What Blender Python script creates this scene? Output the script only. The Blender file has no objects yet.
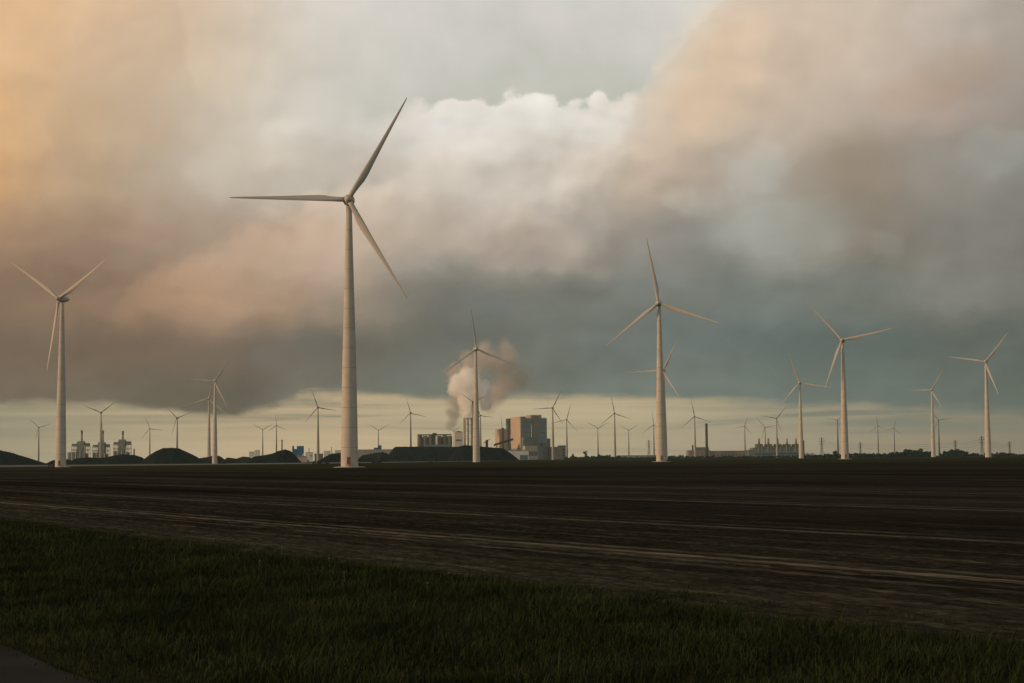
import bpy, bmesh, math, random
import numpy as np
from mathutils import Vector, Matrix

random.seed(7)
rng = np.random.default_rng(11)
R = math.radians
S = bpy.context.scene
COL = S.collection

# ------------------------------------------------------------------ camera
F = 1700.0                       # focal length in pixels of a 1024 wide frame
CAMZ = 2.65
PITCH = math.atan(117.3 / F)
ROLL = math.atan(0.0085)
_r = Vector((1, 0, 0)); _f = Vector((0, math.cos(PITCH), math.sin(PITCH))); _u = Vector((0, -math.sin(PITCH), math.cos(PITCH)))
CR = _r * math.cos(ROLL) - _u * math.sin(ROLL)
CU = _u * math.cos(ROLL) + _r * math.sin(ROLL)
cam = bpy.data.cameras.new('camera'); cam.sensor_width = 36; cam.lens = 36 * F / 1024
cam.clip_start = 0.1; cam.clip_end = 60000
co = bpy.data.objects.new('camera', cam); COL.objects.link(co)
m = Matrix.Identity(4)
for i in range(3):
    m[i][0] = CR[i]; m[i][1] = CU[i]; m[i][2] = -_f[i]
m.translation = Vector((0, 0, CAMZ))
co.matrix_world = m
S.camera = co

def ray(x, y):
    d = _f + CR * ((x - 512) / F) + CU * ((341.5 - y) / F)
    return d / d.y
def hor(x):
    lo, hi = 400, 520
    for _ in range(40):
        mid = (lo + hi) / 2
        if ray(x, mid).z > 0: lo = mid
        else: hi = mid
    return lo
def gx(x, D):                    # ground X seen at column x, distance D
    return ray(x, hor(x)).x * D
def hz(x, y, D):                 # height seen at pixel x, y, distance D
    return CAMZ + ray(x, y).z * D

# ------------------------------------------------------------------ materials
def mat(name, col, rough=0.8, var=0.25, scale=3.0, bump=0.0, bscale=None, spec=0.3, metal=0.0, col2=None):
    mt = bpy.data.materials.new(name); mt.use_nodes = True
    nt = mt.node_tree; b = nt.nodes['Principled BSDF']
    b.inputs['Roughness'].default_value = rough
    b.inputs['Specular IOR Level'].default_value = spec
    b.inputs['Metallic'].default_value = metal
    tc = nt.nodes.new('ShaderNodeTexCoord')
    n = nt.nodes.new('ShaderNodeTexNoise'); n.inputs['Scale'].default_value = scale
    n.inputs['Detail'].default_value = 6; n.inputs['Roughness'].default_value = 0.6
    nt.links.new(tc.outputs['Object'], n.inputs['Vector'])
    r = nt.nodes.new('ShaderNodeValToRGB')
    r.color_ramp.elements[0].position = 0.3; r.color_ramp.elements[1].position = 0.7
    c1 = [c * (1 - var) for c in col]; c2 = [min(1, c * (1 + var)) for c in (col2 or col)]
    r.color_ramp.elements[0].color = (*c1, 1); r.color_ramp.elements[1].color = (*c2, 1)
    nt.links.new(n.outputs['Fac'], r.inputs['Fac'])
    nt.links.new(r.outputs['Color'], b.inputs['Base Color'])
    if bump:
        n2 = nt.nodes.new('ShaderNodeTexNoise'); n2.inputs['Scale'].default_value = bscale or scale * 4
        n2.inputs['Detail'].default_value = 8
        nt.links.new(tc.outputs['Object'], n2.inputs['Vector'])
        bp = nt.nodes.new('ShaderNodeBump'); bp.inputs['Strength'].default_value = 1; bp.inputs['Distance'].default_value = bump
        nt.links.new(n2.outputs['Fac'], bp.inputs['Height']); nt.links.new(bp.outputs['Normal'], b.inputs['Normal'])
    return mt

M = {
 'concrete': mat('tower_concrete', (0.43, 0.40, 0.345), 0.75, 0.10, 0.25, 0.02, 2),
 'seam': mat('tower_seam', (0.30, 0.27, 0.23), 0.9, 0.15, 1),
 'blade': mat('blade_gelcoat', (0.40, 0.38, 0.34), 0.55, 0.06, 0.2),
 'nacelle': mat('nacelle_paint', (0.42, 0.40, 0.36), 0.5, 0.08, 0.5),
 'shadetower': mat('shaded_tower', (0.13, 0.125, 0.115), 0.7, 0.12, 0.2),  # shade on the far turbines darkened into the tower colour
 'shadeblade': mat('shaded_blade', (0.17, 0.163, 0.15), 0.6, 0.08, 0.2),  # same shade put into the far blades' colour
 'halfshadetower': mat('half_shaded_tower', (0.27, 0.255, 0.23), 0.7, 0.12, 0.2),  # partly lit far towers, some of the shade mixed into the colour
 'pad': mat('pad_gravel', (0.38, 0.35, 0.30), 0.95, 0.25, 1.0, 0.05, 6),
 'reddoor': mat('rust_red_door', (0.17, 0.085, 0.055), 0.6, 0.2, 3),
 'steel': mat('galvanised_steel', (0.22, 0.22, 0.21), 0.5, 0.15, 2, metal=0.4),
 'coal': mat('coal', (0.005, 0.0085, 0.0090), 0.95, 0.5, 0.12, 0.6, 0.8, spec=0.03),
 'soilheap': mat('overgrown_soil', (0.016, 0.019, 0.014), 0.95, 0.4, 0.1, 0.5, 0.5, spec=0.03),
 'bush': mat('bush_leaves', (0.030, 0.042, 0.020), 0.8, 0.4, 0.8),
 'leaf': mat('tree_leaves', (0.015, 0.037, 0.031), 0.9, 0.45, 0.25, spec=0.03),
 'bark': mat('bark', (0.06, 0.048, 0.036), 0.9, 0.3, 4, 0.02),
 'cladgrey': mat('grey_cladding', (0.165, 0.20, 0.205), 0.7, 0.10, 0.05),
 'claddark': mat('dark_grey_cladding', (0.125, 0.14, 0.135), 0.7, 0.12, 0.05),
 'cladwarm': mat('sunlit_cladding', (0.40, 0.33, 0.255), 0.75, 0.10, 0.05),
 'cladpink': mat('weathered_brick', (0.215, 0.175, 0.145), 0.85, 0.15, 0.1),
 'white': mat('white_sheet', (0.62, 0.59, 0.54), 0.6, 0.10, 0.1),
 'brown': mat('brown_silo_steel', (0.105, 0.085, 0.066), 0.8, 0.3, 0.15),
 'teal': mat('teal_sheet', (0.08, 0.14, 0.135), 0.6, 0.15, 0.1),
 'blue': mat('blue_paint', (0.010, 0.085, 0.20), 0.45, 0.15, 0.3),
 'roofgrey': mat('grey_roof', (0.24, 0.24, 0.22), 0.7, 0.12, 0.05),
 'red': mat('red_band_paint', (0.30, 0.12, 0.075), 0.6, 0.15, 0.3),
 'plant': mat('process_plant_steel', (0.19, 0.20, 0.165), 0.7, 0.35, 0.12),
 'stackdark': mat('dark_stack_steel', (0.022, 0.030, 0.029), 0.7, 0.2, 0.1),
 'stackhaze': mat('haze_tinted_stack_steel', (0.035, 0.055, 0.062), 0.7, 0.15, 0.1),  # steel with the bluish haze of distance put into its colour
 'stackpale': mat('pale_stack', (0.30, 0.265, 0.21), 0.7, 0.2, 0.1),
 'window': mat('dark_window_glass', (0.03, 0.04, 0.045), 0.15, 0.1, 1, spec=0.6),
 'pylon': mat('pylon_steel', (0.10, 0.098, 0.088), 0.6, 0.2, 0.4, metal=0.3),
 'wire': mat('cable', (0.07, 0.065, 0.06), 0.6, 0.1, 1),
 'petal': mat('pale_seed_head', (0.13, 0.13, 0.105), 0.8, 0.1, 20),
 'stem': mat('flower_stem', (0.06, 0.09, 0.03), 0.8, 0.2, 5),
}

# ------------------------------------------------------------------ object helpers
def tag(o, label=None, cat=None, group=None, kind=None):
    if label: o['label'] = label
    if cat: o['category'] = cat
    if group: o['group'] = group
    if kind: o['kind'] = kind
    return o
def link(name, me, parent=None, loc=None):
    o = bpy.data.objects.new(name, me); COL.objects.link(o)
    if parent is not None: o.parent = parent
    if loc is not None: o.location = loc
    return o
def empty(name, loc, rz=0):
    o = bpy.data.objects.new(name, None); COL.objects.link(o)
    o.location = loc; o.rotation_euler = (0, 0, rz); o.empty_display_size = 1
    return o

class MB:
    """collects shapes into one mesh"""
    def __init__(s): s.bm = bmesh.new()
    def box(s, x0, x1, y0, y1, z0, z1, mi=0, bev=0):
        r = bmesh.ops.create_cube(s.bm, size=1, matrix=Matrix.Translation(((x0+x1)/2, (y0+y1)/2, (z0+z1)/2)) @ Matrix.Diagonal((x1-x0, y1-y0, z1-z0, 1)))
        fs = {f for v in r['verts'] for f in v.link_faces}
        for f in fs: f.material_index = mi
        if bev:
            es = list({e for v in r['verts'] for e in v.link_edges})
            bmesh.ops.bevel(s.bm, geom=es, offset=bev, segments=2, affect='EDGES', profile=0.5)
        return s
    def prism(s, pts, y0, y1, mi=0):     # outline in x,z pushed from y0 to y1
        a = [s.bm.verts.new((x, y0, z)) for x, z in pts]; b = [s.bm.verts.new((x, y1, z)) for x, z in pts]
        n = len(pts)
        fs = [s.bm.faces.new(a), s.bm.faces.new(b[::-1])]
        for i in range(n):
            fs.append(s.bm.faces.new((a[i], b[i], b[(i+1) % n], a[(i+1) % n])))
        for f in fs: f.material_index = mi
        return s
    def cyl(s, x, y, prof, seg=16, mi=0):   # prof = [(r, z)...] from below
        rings = []
        for r, z in prof:
            rings.append([s.bm.verts.new((x + r*math.cos(2*math.pi*k/seg), y + r*math.sin(2*math.pi*k/seg), z)) for k in range(seg)])
        for a, b in zip(rings, rings[1:]):
            for k in range(seg):
                f = s.bm.faces.new((a[k], a[(k+1) % seg], b[(k+1) % seg], b[k])); f.material_index = mi; f.smooth = True
        f = s.bm.faces.new(rings[0][::-1]); f.material_index = mi
        f = s.bm.faces.new(rings[-1]); f.material_index = mi
        return s
    def bar(s, a, b, r, seg=5, mi=0, r2=None):
        a = Vector(a); b = Vector(b); d = b - a; L = d.length
        if L < 1e-6: return s
        q = d.to_track_quat('Z', 'Y').to_matrix().to_4x4()
        bmesh.ops.create_cone(s.bm, cap_ends=True, segments=seg, radius1=r, radius2=r if r2 is None else r2, depth=L,
                              matrix=Matrix.Translation((a+b)/2) @ q)
        return s
    def build(s, name, mats, parent=None, loc=None, smooth=False):
        bmesh.ops.recalc_face_normals(s.bm, faces=s.bm.faces)
        me = bpy.data.meshes.new(name); s.bm.to_mesh(me); s.bm.free()
        for mm in (mats if isinstance(mats, (list, tuple)) else [mats]): me.materials.append(mm)
        if smooth:
            for p in me.polygons: p.use_smooth = True
        return link(name, me, parent, loc)

def np_mesh(name, verts, faces, mt, parent=None, smooth=False):
    me = bpy.data.meshes.new(name)
    verts = np.asarray(verts, np.float32); faces = np.asarray(faces, np.int32)
    k = faces.shape[1]
    me.vertices.add(len(verts)); me.vertices.foreach_set('co', verts.ravel())
    me.loops.add(faces.size); me.loops.foreach_set('vertex_index', faces.ravel())
    me.polygons.add(len(faces)); me.polygons.foreach_set('loop_start', np.arange(0, faces.size, k, dtype=np.int32))
    me.polygons.foreach_set('loop_total', np.full(len(faces), k, np.int32))
    me.update(calc_edges=True); me.validate()
    me.materials.append(mt)
    if smooth: me.polygons.foreach_set('use_smooth', np.ones(len(faces), bool))
    return link(name, me, parent)

# ------------------------------------------------------------------ node helpers
class NT:
    def __init__(s, nt): s.nt = nt
    def new(s, t): return s.nt.nodes.new(t)
    def put(s, sock, v):
        if isinstance(v, bpy.types.NodeSocket): s.nt.links.new(v, sock)
        else: sock.default_value = v
    def m(s, op, a, b=0.0, c=0.0, clamp=False):
        n = s.new('ShaderNodeMath'); n.operation = op; n.use_clamp = clamp
        s.put(n.inputs[0], a); s.put(n.inputs[1], b); s.put(n.inputs[2], c)
        return n.outputs[0]
    def ss(s, v, a, b, lo=0.0, hi=1.0, typ='SMOOTHSTEP'):
        n = s.new('ShaderNodeMapRange'); n.interpolation_type = typ
        s.put(n.inputs['Value'], v); s.put(n.inputs['From Min'], a); s.put(n.inputs['From Max'], b)
        s.put(n.inputs['To Min'], lo); s.put(n.inputs['To Max'], hi)
        return n.outputs['Result']
    def comb(s, x, y, z):
        n = s.new('ShaderNodeCombineXYZ'); s.put(n.inputs[0], x); s.put(n.inputs[1], y); s.put(n.inputs[2], z); return n.outputs[0]
    def sep(s, v):
        n = s.new('ShaderNodeSeparateXYZ'); s.put(n.inputs[0], v); return n.outputs
    def vm(s, op, a, b=None, scale=None):
        n = s.new('ShaderNodeVectorMath'); n.operation = op; s.put(n.inputs[0], a)
        if b is not None: s.put(n.inputs[1], b)
        if scale is not None: s.put(n.inputs['Scale'], scale)
        return n.outputs['Value'] if op in ('DISTANCE', 'LENGTH', 'DOT_PRODUCT') else n.outputs['Vector']
    def noise(s, v, scale=1.0, det=5, rough=0.5, dist=0.0, lac=2.0, out='Fac', typ=None):
        n = s.new('ShaderNodeTexNoise'); n.noise_dimensions = '3D'
        if typ: n.noise_type = typ
        s.put(n.inputs['Vector'], v); s.put(n.inputs['Scale'], scale); n.inputs['Detail'].default_value = det
        n.inputs['Roughness'].default_value = rough; n.inputs['Distortion'].default_value = dist; n.inputs['Lacunarity'].default_value = lac
        return n.outputs[out]
    def ramp(s, v, stops, interp='B_SPLINE'):
        n = s.new('ShaderNodeValToRGB'); cr = n.color_ramp; cr.interpolation = interp
        while len(cr.elements) < len(stops): cr.elements.new(0.5)
        for e, (p, c) in zip(cr.elements, sorted(stops, key=lambda q: q[0])):
            e.position = p; e.color = c if len(c) == 4 else (*c, 1)
        s.put(n.inputs[0], v); return n.outputs['Color']
    def mix(s, f, a, b, mode='MIX'):
        n = s.new('ShaderNodeMix'); n.data_type = 'RGBA'; n.blend_type = mode
        s.put(n.inputs['Factor'], f); s.put(n.inputs[6], a); s.put(n.inputs[7], b)
        return n.outputs[2]

def lin(c): return tuple(((v/255)/12.92 if v/255 <= 0.04045 else ((v/255+0.055)/1.055)**2.4) for v in c)

# ------------------------------------------------------------------ sun and sky
SUN_EL = R(8.0)
SUN_PHI = R(76.0)                                   # to the left of the way back to the camera
sd = Vector((-math.sin(SUN_PHI)*math.cos(SUN_EL), -math.cos(SUN_PHI)*math.cos(SUN_EL), math.sin(SUN_EL)))
sl = bpy.data.lights.new('sun', 'SUN'); sl.energy = 2.7; sl.angle = R(0.5); sl.color = (1.0, 0.61, 0.34)
so = bpy.data.objects.new('sun', sl); COL.objects.link(so)
so.rotation_euler = sd.to_track_quat('Z', 'Y').to_euler(); so.location = (0, 0, 50)

W = bpy.data.worlds.new('World'); S.world = W; W.use_nodes = True
W.cycles.sampling_method = 'MANUAL'; W.cycles.sample_map_resolution = 256
B1, B2 = 0.46, 0.16
MASSES = [
 (762, 176, 40, 26, 20, (1.11, 1.15, 1.17)), (700, 208, 26, 16, 0, (1.10, 1.15, 1.17)), (878, 252, 30, 12, -10, (1.10, 1.13, 1.13)), (1000, 172, 40, 22, 10, (1.12, 1.16, 1.18)),
 (856, 190, 70, 50, -25, (0.96, 0.94, 0.91)), (935, 96, 80, 26, 12, (1.0, 0.94, 0.88)), (960, 40, 60, 26, 10, (1.03, 1.05, 1.07)), (690, 70, 70, 60, -45, (1.03, 1.01, 0.97)),
 (790, 235, 90, 22, 8, (1.04, 1.08, 1.09)), (920, 300, 110, 28, -6, (1.06, 1.07, 1.06)), (600, 300, 90, 30, 5, (0.92, 0.96, 0.97)), (500, 200, 70, 46, 0, (1.05, 1.06, 1.07)),
 (545, 248, 62, 26, -14, (1.10, 1.07, 1.04)), (640, 290, 60, 30, 30, (1.05, 1.05, 1.05)), (500, 320, 60, 26, 0, (0.94, 0.97, 0.99)), (445, 295, 75, 44, -20, (0.83, 0.885, 0.92)), (450, 140, 60, 30, 10, (1.05, 1.06, 1.07)), (560, 128, 60, 26, -5, (1.06, 1.07, 1.07)),
 (240, 160, 60, 36, 25, (1.06, 1.07, 1.08)), (120, 150, 70, 46, 60, (0.95, 0.93, 0.90)), (20, 90, 60, 100, 0, (1.03, 1.0, 0.96)), (230, 60, 90, 40, 10, (1.0, 0.98, 0.95)),
 (300, 350, 60, 26, 10, (0.94, 0.98, 1.02)), (90, 275, 60, 30, 0, (0.90, 0.92, 0.94)), (720, 330, 90, 24, 4, (0.95, 0.98, 1.0)), (850, 350, 90, 22, 0, (0.93, 0.97, 0.99)), (650, 265, 50, 22, 0, (0.96, 0.97, 0.98)),
]
def build_world():
    nt = W.node_tree; N = NT(nt)
    bg = nt.nodes['Background']
    tc = N.new('ShaderNodeTexCoord')
    d = N.vm('NORMALIZE', tc.outputs['Generated'])
    x, y, z = N.sep(d)
    # bearing and height above the horizon, in units of 1/1700 radian
    az = N.m('MULTIPLY', N.m('ARCTAN2', x, y), F)
    el = N.m('MULTIPLY', N.m('ARCSINE', z), F)
    # the cloud deck: soft warp of the sky coordinates
    P0 = N.comb(N.m('MULTIPLY', az, 0.01), N.m('MULTIPLY', el, 0.012), 3.7)
    def cen(v): return N.vm('SUBTRACT', v, (0.5, 0.5, 0.5))
    w1 = cen(N.noise(P0, 0.8, 2, 0.45, out='Color'))
    w2 = cen(N.noise(N.vm('ADD', P0, (4.0, 2.0, 7.0)), 3.2, 4, 0.55, out='Color'))
    wx, wy, wz = N.sep(w1); vx, vy, vz = N.sep(w2)
    ax = N.m('ADD', N.m('ADD', az, N.m('MULTIPLY', wx, 70.0)), N.m('MULTIPLY', vx, 34.0))
    ay = N.m('ADD', N.m('ADD', el, N.m('MULTIPLY', wy, 50.0)), N.m('MULTIPLY', vy, 24.0))
    def X(px): return min(1, max(0, (px - 512 + 800) / 1600))
    u = N.ss(ax, -800.0, 800.0, typ='LINEAR')
    def row(cols): return N.ramp(u, [(X(px), lin(c)) for px, c in cols], 'LINEAR')
    # colour of the cloud deck, row by row from its foot upward (elevation, colours by bearing)
    rows = [
     (60, [(0,(106,91,76)),(100,(109,96,81)),(160,(99,88,74)),(235,(87,78,66)),(300,(110,106,95)),(400,(106,109,99)),(500,(108,109,99)),(600,(101,108,100)),(700,(99,108,101)),(800,(99,109,102)),(900,(95,105,98)),(1024,(88,98,91))]),
     (110, [(0,(112,94,78)),(100,(110,92,76)),(200,(110,94,79)),(300,(108,98,86)),(400,(99,98,89)),(500,(103,104,96)),(600,(100,106,100)),(700,(98,106,101)),(800,(94,103,98)),(900,(92,100,94)),(1024,(89,95,88))]),
     (160, [(0,(128,106,86)),(80,(136,112,90)),(150,(152,125,102)),(220,(166,138,114)),(290,(158,133,111)),(350,(142,128,112)),(450,(124,118,107)),(550,(117,116,107)),(650,(117,119,112)),(750,(112,118,111)),(850,(112,115,107)),(950,(118,117,109)),(1024,(110,108,100))]),
     (218, [(0,(158,128,102)),(100,(156,131,108)),(200,(172,148,127)),(300,(184,162,141)),(400,(178,163,147)),(500,(172,159,146)),(600,(150,142,132)),(700,(138,135,128)),(760,(156,153,144)),(860,(132,123,111)),(950,(126,123,115)),(1024,(124,121,113))]),
     (278, [(0,(196,157,116)),(100,(180,157,132)),(200,(188,175,157)),(300,(196,184,168)),(400,(202,191,177)),(500,(206,196,183)),(600,(196,182,167)),(690,(178,163,147)),(770,(166,160,150)),(850,(152,138,123)),(950,(142,136,127)),(1024,(132,130,122))]),
     (338, [(0,(214,174,130)),(90,(194,166,134)),(200,(194,180,161)),(300,(203,194,181)),(400,(208,202,191)),(460,(214,208,199)),(550,(216,210,201)),(620,(210,201,189)),(680,(208,188,166)),(750,(197,179,160)),(850,(178,164,150)),(950,(168,152,140)),(1024,(152,142,132))]),
     (398, [(0,(218,182,140)),(100,(206,176,145)),(200,(197,179,156)),(300,(200,188,172)),(400,(208,201,190)),(500,(214,208,199)),(600,(212,204,193)),(680,(209,195,177)),(750,(208,188,166)),(850,(196,179,161)),(950,(181,168,155)),(1024,(168,158,147))]),
     (462, [(0,(214,177,137)),(100,(213,180,146)),(200,(205,182,159)),(300,(206,192,176)),(400,(210,203,191)),(500,(215,210,200)),(650,(212,205,194)),(750,(208,192,175)),(850,(203,187,170)),(950,(189,175,160)),(1024,(175,165,152))]),
     (800, [(0,(150,128,108)),(300,(142,134,124)),(600,(138,134,127)),(1024,(122,119,112))]),
     (1700, [(0,(92,90,86)),(1024,(86,88,86))]),
    ]
    c = row(rows[0][1])
    for (e0, _), (e1, cols) in zip(rows, rows[1:]):
        c = N.mix(N.ss(ay, float(e0), float(e1)), c, row(cols))
    # cauliflower billows: fractal cells, shaded by the difference of two samples one step apart towards the light
    Q = N.vm('ADD', N.vm('ADD', P0, N.vm('SCALE', w1, scale=0.35)), N.vm('SCALE', w2, scale=0.10))
    def cells(off, sc, det):
        n = N.new('ShaderNodeTexVoronoi'); n.feature = 'SMOOTH_F1'; n.voronoi_dimensions = '2D'
        N.put(n.inputs['Vector'], N.vm('ADD', Q, off)); n.inputs['Scale'].default_value = sc
        n.inputs['Detail'].default_value = det; n.inputs['Roughness'].default_value = 0.5; n.inputs['Smoothness'].default_value = 0.9
        return n.outputs['Distance']
    b1 = N.m('SUBTRACT', cells((-0.12, 0.19, 0.0), 0.9, 2.0), cells((0, 0, 0), 0.9, 2.0))
    b2 = N.m('SUBTRACT', cells((4-0.05, 6+0.08, 3.0), 2.6, 1.0), cells((4, 6, 3), 2.6, 1.0))
    big = N.m('SUBTRACT', N.noise(N.vm('ADD', P0, (9.0, 4.0, 2.0)), 0.5, 4, 0.45), 0.5)
    mid = N.m('SUBTRACT', N.noise(N.vm('ADD', Q, (2.0, 8.0, 5.0)), 1.7, 5, 0.5), 0.5)
    upper = N.ss(ay, 70.0, 200.0, 0.55, 1.0)
    patch = N.ss(N.noise(N.vm('ADD', P0, (7.0, 3.0, 1.0)), 0.7, 3, 0.5), 0.40, 0.60, 0.40, 1.0)
    patch = N.m('MULTIPLY', patch, N.m('MULTIPLY', N.ss(az, -330.0, -60.0, 0.45, 1.0), N.ss(az, 110.0, 200.0, 1.0, 0.45)))
    bil = N.m('ADD', N.m('MULTIPLY', b1, B1), N.m('MULTIPLY', b2, B2))
    gain = N.m('ADD', 1.07, N.m('MULTIPLY', upper, N.m('ADD', N.m('MULTIPLY', N.m('MULTIPLY', bil, patch), 1.0), N.m('ADD', N.m('MULTIPLY', big, 0.20), N.m('MULTIPLY', mid, 0.22)))))
    c = N.mix(1.0, c, N.comb(gain, gain, gain), 'MULTIPLY')
    # ragged, slightly drawn out texture of the dark underside
    lowd = N.m('SUBTRACT', N.noise(N.vm('ADD', N.comb(N.m('MULTIPLY', ax, 0.009), N.m('MULTIPLY', ay, 0.022), 6.0), N.vm('SCALE', w2, scale=0.25)), 1.1, 7, 0.56), 0.5)
    lg = N.m('ADD', 1.0, N.m('MULTIPLY', N.m('MULTIPLY', lowd, N.ss(ay, 260.0, 150.0)), 0.62))
    c = N.mix(1.0, c, N.comb(lg, lg, N.m('ADD', 1.0, N.m('MULTIPLY', N.m('SUBTRACT', lg, 1.0), 1.1))), 'MULTIPLY')
    # single cloud masses: (column, row, half width, half height, tilt, colour factor, billow share)
    for px, py, rx, ry, tl, fac in MASSES:
        dx = N.m('SUBTRACT', ax, float(px - 512)); dy = N.m('SUBTRACT', ay, float(459 - py))
        ct, st_ = math.cos(R(tl)), math.sin(R(tl))
        ex = N.m('DIVIDE', N.m('ADD', N.m('MULTIPLY', dx, ct), N.m('MULTIPLY', dy, st_)), float(rx))
        ey = N.m('DIVIDE', N.m('SUBTRACT', N.m('MULTIPLY', dy, ct), N.m('MULTIPLY', dx, st_)), float(ry))
        r2 = N.m('ADD', N.m('ADD', N.m('MULTIPLY', ex, ex), N.m('MULTIPLY', ey, ey)), N.m('MULTIPLY', N.m('ADD', mid, bil), -1.2))
        c = N.mix(N.ss(r2, 0.15, 1.5, 1.0, 0.0), c, N.mix(1.0, c, (*fac, 1), 'MULTIPLY'))
    # nearer warm cloud on the right, its rim laid over the white bank behind it
    en0 = N.m('SUBTRACT', N.noise(N.vm('ADD', P0, (3.0, 1.0, 9.0)), 1.8, 6, 0.55), 0.5)
    exr = N.m('MULTIPLY', N.ramp(N.ss(el, 140.0, 480.0, typ='LINEAR'), [((h_-140)/340, ((px-412)/400,)*3) for h_, px in ((140, 570), (230, 600), (300, 616), (345, 634), (370, 648), (410, 680), (440, 708), (480, 750))], 'LINEAR'), 400.0)
    fr_ = N.m('ADD', N.m('SUBTRACT', az, N.m('SUBTRACT', exr, 100.0)), N.m('ADD', N.m('MULTIPLY', en0, 60.0), N.m('MULTIPLY', bil, 40.0)))
    hi = N.ss(el, 170.0, 300.0)
    c = N.mix(N.m('MULTIPLY', N.m('MULTIPLY', N.ss(fr_, -120.0, -8.0), N.ss(fr_, -4.0, 9.0, 1.0, 0.0)), hi), c, N.mix(1.0, c, (1.08, 1.095, 1.10, 1), 'MULTIPLY'))
    c = N.mix(N.m('MULTIPLY', N.m('MULTIPLY', N.ss(fr_, -4.0, 14.0), N.ss(fr_, 20.0, 200.0, 1.0, 0.0)), hi), c, N.mix(1.0, c, (1.0, 0.965, 0.925, 1), 'MULTIPLY'))
    # rosy lobe low on the left, lit along its upper left edge
    el2 = N.m('MULTIPLY', N.ramp(N.ss(az, -430.0, -80.0, typ='LINEAR'), [((px-82)/350, (h_/300,)*3) for px, h_ in ((82, 128), (110, 150), (150, 178), (200, 200), (250, 232), (300, 258), (350, 276), (432, 285))], 'LINEAR'), 300.0)
    fl = N.m('ADD', N.m('SUBTRACT', el2, el), N.m('ADD', N.m('MULTIPLY', en0, 60.0), N.m('MULTIPLY', bil, 40.0)))
    wn = N.m('MULTIPLY', N.ss(az, -430.0, -370.0), N.ss(az, -60.0, -190.0))
    li = N.m('MULTIPLY', N.m('MULTIPLY', N.ss(fl, -8.0, 18.0), N.ss(fl, 20.0, 120.0, 1.0, 0.0)), wn)
    lo = N.m('MULTIPLY', N.m('MULTIPLY', N.ss(fl, 8.0, -8.0), N.ss(fl, -80.0, -8.0)), wn)
    c = N.mix(li, c, N.mix(1.0, c, (1.15, 1.10, 1.06, 1), 'MULTIPLY'))
    c = N.mix(lo, c, N.mix(1.0, c, (0.90, 0.92, 0.94, 1), 'MULTIPLY'))
    # clear, pale upper sky seen through the gap above the cumulus (sky texture under a thin veil)
    sky = N.new('ShaderNodeTexSky'); sky.sky_type = 'NISHITA'; sky.sun_disc = False
    sky.sun_elevation = SUN_EL; sky.sun_rotation = math.atan2(sd.x, sd.y) % (2*math.pi)
    sky.air_density = 1.0; sky.dust_density = 2.0; sky.ozone_density = 1.0
    skc = N.mix(1.0, sky.outputs['Color'], (0.10, 0.10, 0.10, 1), 'MULTIPLY')
    veil = N.ramp(N.ss(N.m('ADD', el, N.m('ADD', N.m('MULTIPLY', big, 220.0), N.m('MULTIPLY', mid, 150.0))), 330.0, 470.0, typ='LINEAR'), [(0, lin((194, 193, 181))), (0.5, lin((207, 204, 194))), (1, lin((220, 215, 206)))], 'LINEAR')
    veil = N.mix(0.06, veil, skc)
    # top edge of the cumulus bank by bearing
    edge = [(0,640),(150,560),(200,380),(225,352),(280,330),(340,322),(380,342),(420,352),(470,363),(520,364),(560,362),(600,360),(628,355),(645,372),(668,398),(690,425),(715,450),(745,480),(800,560),(1024,640)]
    ed = N.ramp(N.ss(N.m('ADD', az, N.m('MULTIPLY', wx, 30.0)), -512.0, 512.0, typ='LINEAR'), [(px/1024, (h/640,)*3) for px, h in edge], 'LINEAR')
    ed = N.m('MULTIPLY', ed, 640.0)
    en = N.m('SUBTRACT', N.noise(N.vm('ADD', P0, (1.0, 7.0, 4.0)), 2.2, 6, 0.55), 0.5)
    en2 = N.m('SUBTRACT', N.noise(N.vm('ADD', P0, (5.0, 1.0, 2.0)), 9.0, 5, 0.6), 0.5)
    sdist = N.m('ADD', N.m('SUBTRACT', ed, el), N.m('ADD', N.m('ADD', N.m('MULTIPLY', en, 26.0), N.m('MULTIPLY', en2, 12.0)), N.m('MULTIPLY', N.m('SUBTRACT', 0.42, cells((1, 2, 5), 2.6, 1.0)), 22.0)))
    soft = N.ss(az, -200.0, -60.0, 40.0, 3.5)
    soft = N.m('ADD', soft, N.ss(az, 115.0, 170.0, 0.0, 30.0))
    mk = N.ss(N.m('DIVIDE', sdist, soft), -1.0, 1.0)
    mk = N.m('MAXIMUM', mk, N.ss(el, 480.0, 600.0))          # overcast again overhead
    mk = N.m('SUBTRACT', 1.0, N.m('MULTIPLY', N.m('SUBTRACT', 1.0, mk), N.ss(az, -330.0, -90.0)))
    rim = N.m('MULTIPLY', N.ss(sdist, -6.0, 34.0, 1.0, 0.0), N.ss(az, 190.0, 100.0, 0.0, 0.09))
    c = N.mix(1.0, c, N.comb(N.m('ADD', 1.0, rim), N.m('ADD', 1.0, rim), N.m('ADD', 1.0, rim)), 'MULTIPLY')
    c = N.mix(mk, veil, c)
    # low strip of bright sky beneath the cloud foot, with thin streaks
    uh = N.ss(az, -800.0, 800.0, typ='LINEAR')
    def row2(cols): return N.ramp(uh, [(X(px), lin(cc)) for px, cc in cols])
    hA = row2([(0,(144,135,112)),(100,(164,150,122)),(200,(178,159,129)),(300,(190,166,131)),(450,(176,160,130)),(600,(166,151,123)),(700,(152,142,119)),(850,(140,129,109)),(1024,(126,113,93))])
    hB = row2([(0,(140,132,110)),(100,(158,145,118)),(200,(164,148,120)),(300,(170,151,122)),(400,(166,151,123)),(500,(162,149,122)),(600,(166,151,122)),(700,(152,143,119)),(800,(141,133,113)),(900,(130,123,106)),(1024,(120,109,91))])
    h = N.mix(N.ss(el, 4.0, 40.0), hA, hB)
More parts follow.
